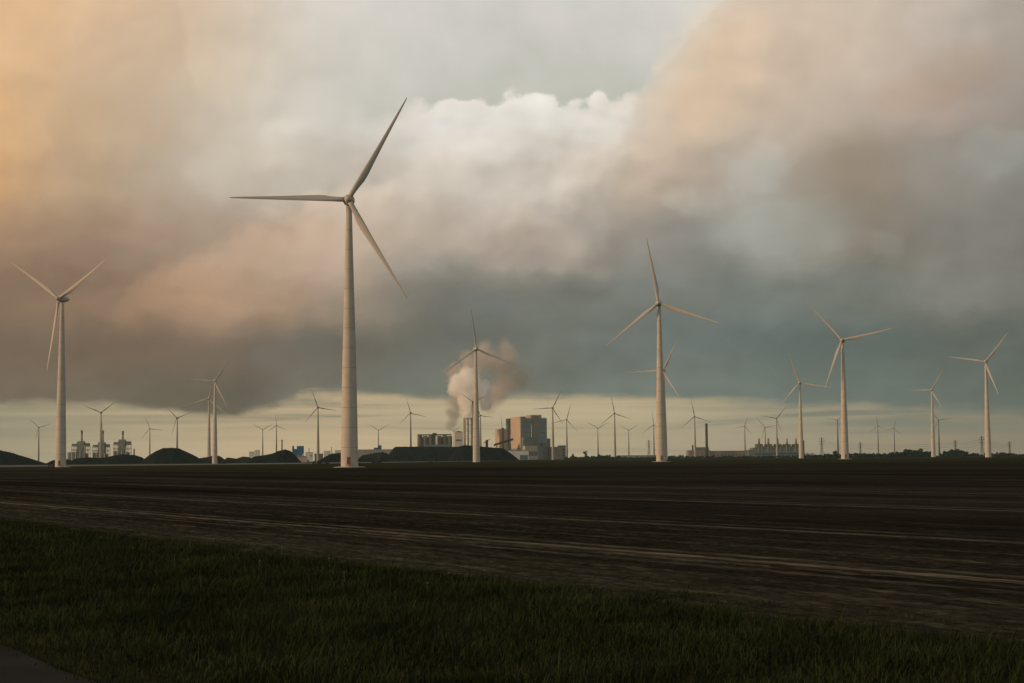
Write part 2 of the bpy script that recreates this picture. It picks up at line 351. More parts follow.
    Ps = N.comb(N.m('MULTIPLY', az, 0.0028), N.m('MULTIPLY', el, 0.075), 1.3)
    st = N.m('SUBTRACT', N.noise(Ps, 1.0, 5, 0.55, 0.4), 0.5)
    sk = N.ss(el, 8.0, 45.0, 0.25, 1.0)
    g2 = N.m('ADD', 1.0, N.m('MULTIPLY', N.m('MULTIPLY', st, sk), 1.1))
    h = N.mix(1.0, h, N.comb(g2, g2, g2), 'MULTIPLY')
    sk = N.m('MULTIPLY', sk, N.ss(az, -280.0, -180.0, 0.15, 1.0))
    h = N.mix(1.0, h, (1.24, 1.20, 1.14, 1), 'MULTIPLY')
    hb = N.mix(N.m('MULTIPLY', N.ss(st, 0.02, -0.16), sk), h, (*lin((118, 122, 108)), 1))
    foot = [(0,55),(60,58),(120,57),(180,50),(235,44),(275,54),(300,66),(340,68),(400,66),(450,62),(500,62),(560,64),(620,60),(700,57),(800,52),(880,46),(960,42),(1024,40)]
    ft = N.m('MULTIPLY', N.ramp(N.ss(az, -512.0, 512.0, typ='LINEAR'), [(px/1024, (h_/100,)*3) for px, h_ in foot], 'LINEAR'), 100.0)
    fn = N.m('SUBTRACT', N.noise(N.comb(N.m('MULTIPLY', az, 0.010), N.m('MULTIPLY', el, 0.03), 8.0), 1.6, 7, 0.55), 0.5)
    fd = N.m('ADD', N.m('SUBTRACT', el, ft), N.m('MULTIPLY', fn, 24.0))
    fm = N.ss(fd, -6.0, 6.0)
    c = N.mix(fm, hb, c)
    back = N.mix(0.25, (0.56, 0.515, 0.435, 1), skc)
    c = N.mix(N.ss(y, 0.45, -0.35), c, back)
    N.put(bg.inputs['Color'], c); bg.inputs['Strength'].default_value = 1.0
build_world()

# ------------------------------------------------------------------ ground
# field rows run along t, p measures across them from the camera
T = Vector((-0.492, 0.870, 0)); NN = Vector((0.870, 0.492, 0))
def qp(q, p, z=0.0): return (T.x*q + NN.x*p, T.y*q + NN.y*p, z)

def sheet(name, pts, z, mt, kind='structure'):
    bm = bmesh.new(); f = bm.faces.new([bm.verts.new((p[0], p[1], z)) for p in pts])
    if f.normal.z < 0: f.normal_flip()
    me = bpy.data.meshes.new(name); bm.to_mesh(me); bm.free(); me.materials.append(mt)
    o = link(name, me); o['kind'] = kind; return o

def ground_mat(name, kind):
    mt = bpy.data.materials.new(name); mt.use_nodes = True; N = NT(mt.node_tree); b = mt.node_tree.nodes['Principled BSDF']
    g = N.new('ShaderNodeNewGeometry'); x, y, z = N.sep(g.outputs['Position'])
    p = N.m('ADD', N.m('MULTIPLY', x, NN.x), N.m('MULTIPLY', y, NN.y))
    q = N.m('ADD', N.m('MULTIPLY', x, T.x), N.m('MULTIPLY', y, T.y))
    P = N.comb(x, y, 0.0)
    b.inputs['Roughness'].default_value = 1.0; b.inputs['Specular IOR Level'].default_value = 0.0
    if kind == 'field':
        rows = N.noise(N.comb(N.m('MULTIPLY', q, 0.12), N.m('MULTIPLY', p, 1.0), 0.0), 2.2, 7, 0.7)
        fine = N.noise(N.comb(N.m('MULTIPLY', q, 0.45), N.m('MULTIPLY', p, 1.0), 6.0), 5.0, 5, 0.7)
        broad = N.noise(N.comb(N.m('MULTIPLY', q, 0.012), N.m('MULTIPLY', p, 0.09), 4.0), 1.0, 5, 0.6)
        clod = N.noise(P, 3.2, 8, 0.72)
        tone = N.m('ADD', N.m('ADD', N.m('MULTIPLY', clod, 0.30), N.m('MULTIPLY', fine, 0.30)), N.m('MULTIPLY', rows, 0.40))
        base = N.ramp(tone, [(0.36, (0.0065, 0.0060, 0.0048)), (0.48, (0.020, 0.0178, 0.0137)), (0.56, (0.038, 0.0330, 0.0252)), (0.66, (0.090, 0.076, 0.057))], 'LINEAR')
        br2 = N.noise(N.comb(N.m('MULTIPLY', q, 0.006), N.m('MULTIPLY', p, 0.028), 9.0), 1.0, 6, 0.6)
        br3 = N.noise(N.comb(N.m('MULTIPLY', q, 0.02), N.m('MULTIPLY', p, 0.33), 2.0), 1.0, 5, 0.65)
        tg = N.m('MULTIPLY', N.m('MULTIPLY', N.ss(broad, 0.30, 0.70, 0.62, 1.42), N.ss(br2, 0.32, 0.68, 0.70, 1.35)), N.ss(br3, 0.32, 0.68, 0.72, 1.32))
        base = N.mix(1.0, base, N.comb(N.m('MULTIPLY', tg, 0.90), tg, N.m('MULTIPLY', tg, 0.98)), 'MULTIPLY')
        wob = N.m('MULTIPLY', N.m('SUBTRACT', N.noise(N.comb(N.m('MULTIPLY', q, 0.03), 0.0, 2.0), 1.0, 3, 0.5), 0.5), 1.6)
        pw = N.m('ADD', p, wob)
        brk = N.noise(N.comb(N.m('MULTIPLY', q, 0.30), N.m('MULTIPLY', p, 3.0), 1.0), 1.0, 8, 0.75)
        def track(c, w, amt, lo=0.36, hi=0.62):
            dd = N.m('ABSOLUTE', N.m('SUBTRACT', pw, c))
            return N.m('MULTIPLY', N.m('MULTIPLY', N.ss(dd, w*0.05, w, 1.0, 0.0), N.ss(brk, lo, hi)), amt)
        acc = None
        for c_, w_, a_, lo_, hi_ in ((26.4, 0.50, 1.0, 0.36, 0.60), (27.5, 0.45, 0.75, 0.36, 0.68), (24.4, 0.4, 0.75, 0.40, 0.66), (25.4, 0.32, 0.55, 0.42, 0.66), (22.6, 0.35, 0.45, 0.44, 0.66), (30.6, 0.4, 0.4, 0.44, 0.66), (33.4, 0.4, 0.45, 0.44, 0.66), (38.2, 0.6, 0.8, 0.36, 0.64), (39.9, 0.6, 0.6, 0.42, 0.66), (46.0, 0.7, 0.4, 0.44, 0.66),
                             (59.3, 0.9, 0.8, 0.36, 0.66), (61.4, 0.8, 0.55, 0.40, 0.66), (84.0, 1.4, 0.6, 0.4, 0.66), (19.6, 0.5, 0.25, 0.42, 0.66), (21.4, 0.4, 0.25, 0.44, 0.66), (112.0, 1.6, 0.3, 0.4, 0.66), (150.0, 2.2, 0.3, 0.4, 0.66)):
            t = track(c_, w_, a_, lo_, hi_)
            acc = t if acc is None else N.m('MAXIMUM', acc, t)
        base = N.mix(acc, base, (0.18, 0.162, 0.125, 1))
        N.put(b.inputs['Base Color'], base)
        h = N.m('ADD', N.m('MULTIPLY', clod, 0.10), N.m('MULTIPLY', rows, 0.16))
        bp = N.new('ShaderNodeBump'); bp.inputs['Distance'].default_value = 1.0; bp.inputs['Strength'].default_value = 0.8
        N.put(bp.inputs['Height'], h); N.put(b.inputs['Normal'], bp.outputs['Normal'])
    elif kind == 'grass':
        n1 = N.noise(P, 0.035, 5, 0.6); n2 = N.noise(P, 2.5, 8, 0.7)
        base = N.ramp(N.m('ADD', N.m('MULTIPLY', n1, 0.5), N.m('MULTIPLY', n2, 0.5)), [(0.34, (0.018, 0.019, 0.011)), (0.52, (0.033, 0.033, 0.017)), (0.66, (0.055, 0.049, 0.026))], 'LINEAR')
        N.put(b.inputs['Base Color'], base)
        bp = N.new('ShaderNodeBump'); bp.inputs['Distance'].default_value = 0.12
        N.put(bp.inputs['Height'], n2); N.put(b.inputs['Normal'], bp.outputs['Normal'])
    elif kind == 'road':
        n1 = N.noise(P, 0.5, 5, 0.6); n2 = N.noise(P, 60.0, 4, 0.7)
        base = N.ramp(N.m('ADD', N.m('MULTIPLY', n1, 0.6), N.m('MULTIPLY', n2, 0.4)), [(0.35, (0.026, 0.026, 0.025)), (0.65, (0.044, 0.043, 0.040))], 'LINEAR')
        N.put(b.inputs['Base Color'], base); b.inputs['Roughness'].default_value = 0.85
        bp = N.new('ShaderNodeBump'); bp.inputs['Distance'].default_value = 0.006
        N.put(bp.inputs['Height'], n2); N.put(b.inputs['Normal'], bp.outputs['Normal'])
    elif kind == 'water':
        b.inputs['Base Color'].default_value = (0.09, 0.10, 0.09, 1); b.inputs['Roughness'].default_value = 0.55
        b.inputs['Specular IOR Level'].default_value = 0.08; b.inputs['IOR'].default_value = 1.33; b.inputs['Roughness'].default_value = 0.6
        n2 = N.noise(P, 0.6, 4, 0.6)
        bp = N.new('ShaderNodeBump'); bp.inputs['Distance'].default_value = 0.15; bp.inputs['Strength'].default_value = 1.0
        N.put(bp.inputs['Height'], n2); N.put(b.inputs['Normal'], bp.outputs['Normal'])
    return mt
GM = {k: ground_mat(n, k) for k, n in (('field', 'ploughed_soil'), ('grass', 'rough_grass'), ('road', 'asphalt'), ('water', 'canal_water'))}

GX, GY0, GY1 = 7000, -1500, 13000
sheet('ground', [(-GX, GY0), (GX, GY0), (GX, GY1), (-GX, GY1)], 0.0, GM['grass'])

# ploughed field: near edge ragged along p = 18, far edge in front of the turbines
far = [(-300, 640), (-170, 575), (-60, 535), (40, 560), (160, 700), (300, 860), (520, 980), (640, 900)]
P1 = 46.0
sheet('field', [qp(q, P1)[:2] for q in np.arange(-260, 561, 20)] + far, 0.03, GM['field'])
def near_rows():
    """the nearest rows of the ploughed field: ridges and clods as real relief"""
    ps = np.concatenate([np.arange(17.2, 30, 0.11), np.arange(30, P1, 0.17), [P1]])
    qs = np.concatenate([np.arange(-260, 0, 20), np.arange(0, 70, 0.24), np.arange(70, 150, 0.6), np.arange(150, 560, 6), [560]])
    pg, qg = np.meshgrid(ps, qs)
    def vn(a, b, seed):
        a0 = np.floor(a).astype(np.int64); b0 = np.floor(b).astype(np.int64)
        fa = a-a0; fb = b-b0; fa = fa*fa*(3-2*fa); fb = fb*fb*(3-2*fb)
        def h(i, j): v = np.sin(i*127.1+j*311.7+seed*74.7)*43758.5453; return v-np.floor(v)
        return (h(a0, b0)*(1-fa)+h(a0+1, b0)*fa)*(1-fb)+(h(a0, b0+1)*(1-fa)+h(a0+1, b0+1)*fa)*fb-0.5
    z = 0.014*np.sin(pg*2*np.pi/0.75+1.2*vn(qg*.2, pg*.3, 5)) + 0.045*vn(pg*2.6, qg*1.5, 1) + 0.05*vn(pg*5.5, qg*3.0, 2) + 0.03*vn(pg*.5, qg*.1, 3)
    for c_ in (26.4, 27.6, 24.4, 38.2, 39.9): z = z*(1-0.7*np.exp(-((pg-c_)/0.5)**2)) + 0.012*np.exp(-((pg-c_)/0.3)**2)
    edge = 17.9 + 0.35*np.sin(qg*0.21) + 0.3*np.sin(qg*0.083+1) + 0.7*vn(qg*.9, qg*0, 8)
    z = z*np.clip((P1-pg)/16, 0, 1) + 0.03 - 0.16*np.clip((edge-pg)/0.25, 0, 1)
    V = np.stack([T.x*qg+NN.x*pg, T.y*qg+NN.y*pg, z], -1).reshape(-1, 3)
    nq, npp = pg.shape; i, j = np.meshgrid(np.arange(nq-1), np.arange(npp-1), indexing='ij'); a = (i*npp+j).ravel()
    o = np_mesh('field_rows', V, np.stack([a, a+1, a+npp+1, a+npp], 1)[:, ::-1], GM['field']); o['kind'] = 'structure'
near_rows()
sheet('road', [qp(-300, -1.6)[:2], qp(-300, 5.75)[:2]] + [qp(q, 5.75 + random.uniform(-.05, .05))[:2] for q in np.arange(-290, 600, 1.5)] + [qp(600, 5.75)[:2], qp(600, -1.6)[:2]], 0.02, GM['road'])
# strip of open water below the heaps
cl = [(gx(x, D), D) for x, D in ((-160, 1120), (0, 1180), (140, 1260), (280, 1350), (350, 1480), (420, 1750), (500, 2150))]
cf = [(gx(x, D), D) for x, D in ((500, 2300), (440, 2240), (350, 2150), (280, 2060), (140, 2000), (0, 1950), (-160, 1900))]
sheet('canal', cl + cf, 0.03, GM['water'])

# grass on the verge
def verge_grass():
    A = []
    n = 420000
    q = rng.uniform(4, 92, n); p = rng.uniform(5.55, 21.5, n)
    X = T.x*q + NN.x*p; Y = T.y*q + NN.y*p
    keep = (np.abs(X) < 0.315*Y + 2.5) & (Y > 16)
    keep &= rng.random(n) < np.clip(34.0/np.maximum(Y, 1), 0.22, 1)
    clump = np.sin(X*1.7+0.6*np.sin(Y*1.1))*np.sin(Y*1.3+0.8*np.sin(X*0.9)) + 0.6*np.sin(X*0.43+1)*np.sin(Y*0.37+2)
    edge = np.minimum((p-5.4)*1.2, 18.4 + 1.1*clump - p)
    keep &= rng.random(n) < np.where(edge > 0, np.clip(0.35 + 0.32*edge, 0, 1), 0.13*np.exp(edge/1.2))
    X, Y, clump, p = X[keep], Y[keep], clump[keep], p[keep]
    k = len(X)
    h = rng.uniform(0.06, 0.15, k)*(1+0.45*np.clip(clump, -0.9, 1.4)) + 0.05
    h *= np.clip(np.minimum(p-5.3, 19.5-p)/3.2, 0.35, 1)
    h *= rng.choice([0.6, 0.85, 1.0, 1.25], k); tall = rng.random(k) < 0.03; h[tall] *= 1.9
    far_ = np.clip(Y/28, 1, 2.4)
    w = rng.uniform(0.006, 0.011, k)*far_
    a = rng.uniform(0, 2*np.pi, k); la = rng.uniform(0, 2*np.pi, k); ln = rng.uniform(0.1, 0.7, k)*h
    dx, dy = np.cos(a)*w, np.sin(a)*w
    ox, oy = np.cos(la)*ln + 0.06*h, np.sin(la)*ln
    z0 = np.full(k, -0.01)
    v = np.stack([np.stack([X-dx, Y-dy, z0], 1), np.stack([X+dx, Y+dy, z0], 1),
                  np.stack([X+dx*.75+ox*.4, Y+dy*.75+oy*.4, h*.6], 1), np.stack([X-dx*.75+ox*.4, Y-dy*.75+oy*.4, h*.6], 1),
                  np.stack([X+dx*.12+ox, Y+dy*.12+oy, h*.97], 1), np.stack([X-dx*.12+ox, Y-dy*.12+oy, h*.97], 1)], 1).reshape(-1, 3)
    i = np.arange(k)[:, None]*6
    f = np.concatenate([i+np.array([[0, 1, 2, 3]]), i+np.array([[3, 2, 4, 5]])], 0)
    mt = mat('grass_blades', (0.0150, 0.0240, 0.0108), 0.98, 0.45, 0.45, spec=0.0, col2=(0.0255, 0.0315, 0.0135))
    o = np_mesh('verge_grass', v, f, mt)
    tag(o, 'dark rough grass growing on the verge between road and field', 'grass', kind='stuff')
verge_grass()

def ground_at(x, y):
    r = ray(x, y); D = -CAMZ/r.z
    return Vector((r.x*D, D, 0))
for (px, py) in ((281, 556), (259, 571), (345, 584), (427, 596), (44, 540), (330, 568)):
    g = ground_at(px, py+2)
    e = empty('seed_head_flower', g, random.uniform(0, 6))
    tag(e, 'tiny pale seed head on a thin stem in the dark verge grass', 'flower', 'pale seed heads in the verge')
    MB().bar((0, 0, 0), (0.02, 0.01, 0.28), 0.004).build('stem', M['stem'], e)
    b_ = MB()
    for k in range(26):
        v = Vector((random.gauss(0, 1), random.gauss(0, 1), random.gauss(0, 1))).normalized()
        b_.bar((0.02, 0.01, 0.285), Vector((0.02, 0.01, 0.285)) + v*0.02, 0.002, 3, r2=0.004)
    b_.build('seed_ball', M['petal'], e)

# ------------------------------------------------------------------ wind turbines
HUB = 100.0; RB = 43.0
def tower_mesh():
    prof = [(0, 3.22), (0.3, 3.2), (12, 3.08), (25, 2.88), (38, 2.60), (52, 2.24), (66, 1.86), (80, 1.50), (90, 1.25), (97.6, 1.1)]
    def rad(z):
        for (a, ra), (b, rb) in zip(prof, prof[1:]):
            if z <= b: return ra + (rb-ra)*(z-a)/(b-a)
        return prof[-1][1]
    zs = [(0.0, 0)]
    z = 7.4
    lv = []
    while z < 95:
        lv.append(z); z += 7.4
    rings = [(0, rad(0), 0)]
    for z in lv:
        rings += [(z-0.12, rad(z-0.12), 1), (z+0.12, rad(z+0.12), 0)]
    rings.append((97.6, 1.1, 0))
    bm = bmesh.new(); seg = 40; vs = []
    for z, r, mi in rings: vs.append([bm.verts.new((r*math.cos(2*math.pi*k/seg), r*math.sin(2*math.pi*k/seg), z)) for k in range(seg)])
    for i in range(len(rings)-1):
        seamface = rings[i][2] == 1
        for k in range(seg):
            f = bm.faces.new((vs[i][k], vs[i][(k+1) % seg], vs[i+1][(k+1) % seg], vs[i+1][k])); f.smooth = True
            f.material_index = 1 if (seamface and rings[i+1][0]-rings[i][0] < 1) else 0
    bm.faces.new(vs[-1])
    me = bpy.data.meshes.new('tower'); bm.to_mesh(me); bm.free(); return me
def blade_mesh():
    st = [(0.0, 1.9, 1.0), (0.03, 1.9, 1.0), (0.07, 2.05, 0.85), (0.12, 2.7, 0.55), (0.18, 3.25, 0.38), (0.25, 3.2, 0.30), (0.35, 2.7, 0.25), (0.5, 2.1, 0.21), (0.65, 1.6, 0.19), (0.8, 1.15, 0.17), (0.92, 0.78, 0.16), (0.98, 0.5, 0.15), (1.0, 0.2, 0.15)]
    bm = bmesh.new(); rings = []; n = 16
    for t, c, th in st:
        c *= 0.80 if t > 0.1 else 0.95
        tw = R(24*(1-t)**2 + 4); ring = []
        bl = min(1, max(0, (t-0.04)/0.16))
        for k in range(n):
            a = 2*math.pi*k/n
            cx, cy = math.cos(a)*c/2, math.sin(a)*c/2*th
            if math.cos(a) > 0: cy *= 1 - 0.75*bl*math.cos(a)**2      # thin trailing edge
            cx += bl*c*0.20
            x = cx*math.cos(tw)-cy*math.sin(tw); y = cx*math.sin(tw)+cy*math.cos(tw)
            ring.append(bm.verts.new((x, y - 1.2*t*t - 2.4*t, 1.2 + t*(RB-1.2))))
        rings.append(ring)
    for a, b in zip(rings, rings[1:]):
        for k in range(n):
            f = bm.faces.new((a[k], a[(k+1) % n], b[(k+1) % n], b[k])); f.smooth = True
    bm.faces.new(rings[0][::-1]); bm.faces.new(rings[-1])
    me = bpy.data.meshes.new('blade'); bm.to_mesh(me); bm.free(); return me
def lathe_y(prof, name, seg=24, z=0.0):      # profile (y, r) about the rotor axis
    bm = bmesh.new(); rings = []
    for y, r in prof: rings.append([bm.verts.new((r*math.cos(2*math.pi*k/seg), y, z + r*math.sin(2*math.pi*k/seg))) for k in range(seg)])
    for a, b in zip(rings, rings[1:]):
        for k in range(seg):
            f = bm.faces.new((a[k], b[k], b[(k+1) % seg], a[(k+1) % seg])); f.smooth = True
    bm.faces.new(rings[0]); bm.faces.new(rings[-1][::-1])
    bmesh.ops.recalc_face_normals(bm, faces=bm.faces)
    me = bpy.data.meshes.new(name); bm.to_mesh(me); bm.free(); return me

TME, BME = tower_mesh(), blade_mesh()
HME = lathe_y([(-2.1, 0.05), (-2.0, 0.5), (-1.6, 1.0), (-0.9, 1.4), (0.0, 1.6), (0.9, 1.65), (1.3, 1.5)], 'hub')
NME = lathe_y([(-2.6, 1.55), (-2.2, 2.0), (-1.0, 2.2), (0.6, 2.15), (2.4, 1.8), (4.2, 1.25), (5.6, 0.6), (6.0, 0.1)], 'nacelle')
OVER = 3.0
SCHEME = {'pale': ('concrete', 'blade', 'nacelle'), 'mid': ('halfshadetower', 'shadeblade', 'shadeblade'), 'grey': ('shadetower', 'shadeblade', 'shadeblade')}  # mid and grey: far turbines with shade put into their colour
_cache = {}
def variant(me, key, mats):
    k = (me.name, key)
    if k not in _cache:
        c = me.copy()
        for x in mats: c.materials.append(M[x])
        _cache[k] = c
    return _cache[k]
def turbine(hx, hy, Rpx, phase, psi, scheme, label, near=False):
    r = ray(hx, hy); D = (HUB - CAMZ)/r.z
    hubp = Vector((r.x*D, D, HUB))
    az = math.atan2(r.x, 1.0); yaw = -az - R(psi)*0.6
    off = Matrix.Rotation(yaw, 3, 'Z') @ Vector((0, -OVER, 0))
    base = hubp - off; base.z = 0
    e = empty('wind_turbine', base, yaw)
    tag(e, label, 'wind turbine', 'wind turbines standing on the plain')
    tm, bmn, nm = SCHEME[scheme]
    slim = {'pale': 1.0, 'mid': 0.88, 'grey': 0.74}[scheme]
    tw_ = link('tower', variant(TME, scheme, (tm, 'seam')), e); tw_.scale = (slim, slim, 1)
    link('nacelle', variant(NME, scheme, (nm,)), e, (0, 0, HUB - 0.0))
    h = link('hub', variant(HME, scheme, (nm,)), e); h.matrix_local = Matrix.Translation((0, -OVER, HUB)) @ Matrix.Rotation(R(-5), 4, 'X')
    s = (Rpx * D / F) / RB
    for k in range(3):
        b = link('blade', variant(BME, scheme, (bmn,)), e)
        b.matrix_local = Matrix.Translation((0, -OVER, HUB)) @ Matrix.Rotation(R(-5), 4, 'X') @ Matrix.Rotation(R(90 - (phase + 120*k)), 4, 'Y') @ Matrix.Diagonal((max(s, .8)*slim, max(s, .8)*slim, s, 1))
    if near:
        fd = MB(); fd.cyl(0, 0, [(6.2, -0.2), (6.0, 0.10), (4.2, 0.28), (3.6, 0.30)], 32); fd.build('foundation', M['pad'], e)
        # door and steps turned to the camera side
        a0 = -yaw
        dr = MB(); dr.box(-0.65, 0.65, -3.36, -3.0, 1.3, 3.9, 0, 0.05); d_ = dr.build('door', M['reddoor'], e); d_.rotation_euler = (0, 0, a0)
        hd = MB(); hd.box(0.4, 0.48, -3.44, -3.36, 2.4, 2.6); hd.build('handle', M['steel'], d_)
        stp = MB()
        for k in range(6): stp.box(0.75+0.34*k, 1.09+0.34*k, -4.35, -3.28, 1.05-0.19*k, 1.13-0.19*k)
        stp.box(-0.75, 0.75, -4.35, -3.28, 1.12, 1.22)
        for zz in (1.7, 2.2): stp.bar((-0.7, -4.32, zz), (0.75, -4.32, zz), 0.035); stp.bar((0.75, -4.32, zz), (2.8, -4.32, zz-1.15), 0.035)
        for xx, zz in ((-0.7, 2.2), (0.75, 2.2), (1.8, 1.6), (2.8, 1.05)): stp.bar((xx, -4.32, zz-1.05 if xx > 0.8 else 0.2), (xx, -4.32, zz), 0.035)
        for xx in (-0.7, 0.75): stp.bar((xx, -4.3, 0.1), (xx, -4.3, 1.15), 0.05)
        s_ = stp.build('stair', M['reddoor'], e); s_.rotation_euler = (0, 0, a0)
    return e, D

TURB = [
 # hub x, hub y, blade px, phase, yaw to the left, tone scheme, label
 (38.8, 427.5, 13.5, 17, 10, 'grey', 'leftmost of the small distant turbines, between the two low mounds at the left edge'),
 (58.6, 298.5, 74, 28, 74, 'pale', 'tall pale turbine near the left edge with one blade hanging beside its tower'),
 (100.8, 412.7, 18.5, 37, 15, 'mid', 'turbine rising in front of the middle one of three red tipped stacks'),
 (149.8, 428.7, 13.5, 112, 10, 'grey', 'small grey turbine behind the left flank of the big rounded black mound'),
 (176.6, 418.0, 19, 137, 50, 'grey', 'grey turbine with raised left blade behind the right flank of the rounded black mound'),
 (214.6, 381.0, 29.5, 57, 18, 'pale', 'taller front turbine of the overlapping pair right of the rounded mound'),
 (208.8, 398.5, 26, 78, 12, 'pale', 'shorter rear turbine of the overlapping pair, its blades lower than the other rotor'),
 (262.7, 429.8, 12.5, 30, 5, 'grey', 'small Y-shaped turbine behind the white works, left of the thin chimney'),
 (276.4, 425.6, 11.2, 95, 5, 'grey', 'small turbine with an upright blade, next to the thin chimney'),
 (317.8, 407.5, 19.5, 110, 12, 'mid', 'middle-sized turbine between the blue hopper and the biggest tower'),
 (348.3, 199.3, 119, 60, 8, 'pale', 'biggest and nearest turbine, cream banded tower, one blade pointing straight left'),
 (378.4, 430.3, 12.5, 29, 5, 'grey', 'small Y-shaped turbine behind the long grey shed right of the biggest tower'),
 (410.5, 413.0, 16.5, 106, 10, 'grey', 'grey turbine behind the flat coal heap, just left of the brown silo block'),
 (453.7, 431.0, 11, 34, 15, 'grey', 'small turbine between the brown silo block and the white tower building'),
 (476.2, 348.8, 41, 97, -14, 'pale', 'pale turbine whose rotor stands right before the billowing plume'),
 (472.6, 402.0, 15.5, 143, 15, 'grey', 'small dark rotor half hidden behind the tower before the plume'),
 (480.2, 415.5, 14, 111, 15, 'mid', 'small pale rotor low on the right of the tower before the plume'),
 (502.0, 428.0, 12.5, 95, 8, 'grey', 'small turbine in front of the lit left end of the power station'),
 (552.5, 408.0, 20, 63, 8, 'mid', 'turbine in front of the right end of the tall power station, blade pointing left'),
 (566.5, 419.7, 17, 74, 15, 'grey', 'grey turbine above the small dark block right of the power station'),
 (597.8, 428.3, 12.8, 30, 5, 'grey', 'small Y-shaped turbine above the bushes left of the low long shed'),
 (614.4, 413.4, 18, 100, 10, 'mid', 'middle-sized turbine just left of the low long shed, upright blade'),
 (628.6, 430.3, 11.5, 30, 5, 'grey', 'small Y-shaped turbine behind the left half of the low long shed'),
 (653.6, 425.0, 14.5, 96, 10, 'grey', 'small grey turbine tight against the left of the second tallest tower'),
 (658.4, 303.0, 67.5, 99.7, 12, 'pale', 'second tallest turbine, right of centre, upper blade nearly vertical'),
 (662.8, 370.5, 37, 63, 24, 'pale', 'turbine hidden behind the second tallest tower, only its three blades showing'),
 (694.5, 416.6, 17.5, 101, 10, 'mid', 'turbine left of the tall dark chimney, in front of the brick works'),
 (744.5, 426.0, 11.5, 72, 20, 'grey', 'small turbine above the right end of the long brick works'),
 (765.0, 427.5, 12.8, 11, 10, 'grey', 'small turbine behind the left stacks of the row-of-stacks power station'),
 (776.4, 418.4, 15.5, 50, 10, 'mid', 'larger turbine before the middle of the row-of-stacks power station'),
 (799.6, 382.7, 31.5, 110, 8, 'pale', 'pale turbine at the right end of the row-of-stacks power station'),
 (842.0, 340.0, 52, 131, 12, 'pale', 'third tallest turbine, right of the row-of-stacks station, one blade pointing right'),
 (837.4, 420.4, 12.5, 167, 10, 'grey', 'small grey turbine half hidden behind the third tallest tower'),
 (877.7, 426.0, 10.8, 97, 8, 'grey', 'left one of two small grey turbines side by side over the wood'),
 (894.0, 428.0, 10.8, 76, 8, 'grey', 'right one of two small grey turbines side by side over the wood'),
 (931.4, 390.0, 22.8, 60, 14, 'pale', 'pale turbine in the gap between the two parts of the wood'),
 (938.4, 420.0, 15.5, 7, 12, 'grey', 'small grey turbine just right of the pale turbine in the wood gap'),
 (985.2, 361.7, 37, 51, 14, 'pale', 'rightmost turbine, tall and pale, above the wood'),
]
NEAR = {1, 10, 24, 31}
placed = {}
for i, t in enumerate(TURB):
    placed[i] = turbine(*t, near=i in NEAR)

# ------------------------------------------------------------------ heaps and mounds
def heap(name, pts, D, depth, mt, label, cat='mound', base_px=None, rough=0.08):
    """ridge line given as (column, row) pixels, turned into a heap of real depth at distance D"""
    xs = np.array([gx(a, D) for a, b in pts]); zs = np.array([max(0.0, hz(a, b, D)) for a, b in pts])
    zs[0] = zs[-1] = 0
    n = 150; m_ = 40
    X = np.linspace(xs[0], xs[-1], n); H = np.interp(X, xs, zs)
    ker = np.array([1, 2, 3, 2, 1])/9; H[2:-2] = np.convolve(H, ker, 'same')[2:-2]
    cx = X.mean(); V = []
    ph = rng.uniform(0, 6, 8)
    for j in range(m_):
        v = -1 + 2*j/(m_-1)
        prof = max(0.0, 1 - abs(v)**1.5)
        for i in range(n):
            hh = H[i]*prof
            nz = sum(math.sin(X[i]*f_+ph[a_]+v*g_)*w_ for a_, (f_, g_, w_) in enumerate(((0.07, 3, .5), (0.15, 5, .35), (0.31, 9, .28), (0.6, 14, .2), (1.1, 21, .14))))
            wid = depth*(0.35+0.65*min(1, H[i]/max(H.max(), .1)))
            V.append((X[i]-cx, v*wid*(1+0.05*nz), hh*(1+rough*nz*(1-prof*0.6)) - 0.05))
    Fc = []
    for j in range(m_-1):
        for i in range(n-1):
            a = j*n+i; Fc.append((a, a+1, a+n+1, a+n))
    o = np_mesh(name, V, Fc, mt, smooth=True); o.location = (cx, D+depth, 0)
    tag(o, label, cat, 'dark heaps and mounds beyond the field'); return o
HD = 2320
heap('soil_mound', [(-60, 464), (-40, 447), (-15, 449), (0, 451.7), (15, 456), (30, 461), (42, 464)], HD, 40, M['coal'], 'dark mound cut off by the left edge, sloping down to the right')
heap('soil_mound', [(38, 464), (46, 460.6), (52, 459), (60, 458.8), (70, 461), (78, 464)], HD+40, 30, M['coal'], 'low dark hump half hidden by the tall tower near the left edge')
heap('soil_mound', [(62, 464), (68, 458.5), (80, 457.3), (90, 457.8), (100, 457.2), (108, 455.2), (116, 454.2), (128, 454.6), (136, 457), (146, 464)], HD+20, 35, M['coal'], 'long uneven dark bank below the three red tipped stacks')
heap('soil_mound', [(128, 464), (138, 456.5), (147, 450.5), (154, 447.6), (163, 447.2), (170, 448), (178, 451.5), (188, 456.5), (198, 463)], HD-60, 60, M['coal'], 'largest of the black mounds on the left, steep and rounded', rough=0.04)
heap('soil_mound', [(186, 463), (196, 458), (206, 456.5), (211, 455), (217, 456.4), (226, 463)], HD+40, 30, M['soilheap'], 'small dark bank behind the foot of the overlapping pair of turbines')
heap('soil_mound', [(216, 462), (224, 457.5), (233, 458.5), (240, 456.3), (247, 457), (254, 462)], HD+60, 28, M['soilheap'], 'lowest lumpy bank between the turbine pair and the white works')
heap('soil_mound', [(240, 462), (249, 456.3), (258, 455.2), (268, 453), (275, 450.4), (281, 449.3), (286, 451), (292, 456), (297, 462)], HD-20, 45, M['coal'], 'dark peaked mound just left of the blue hopper')
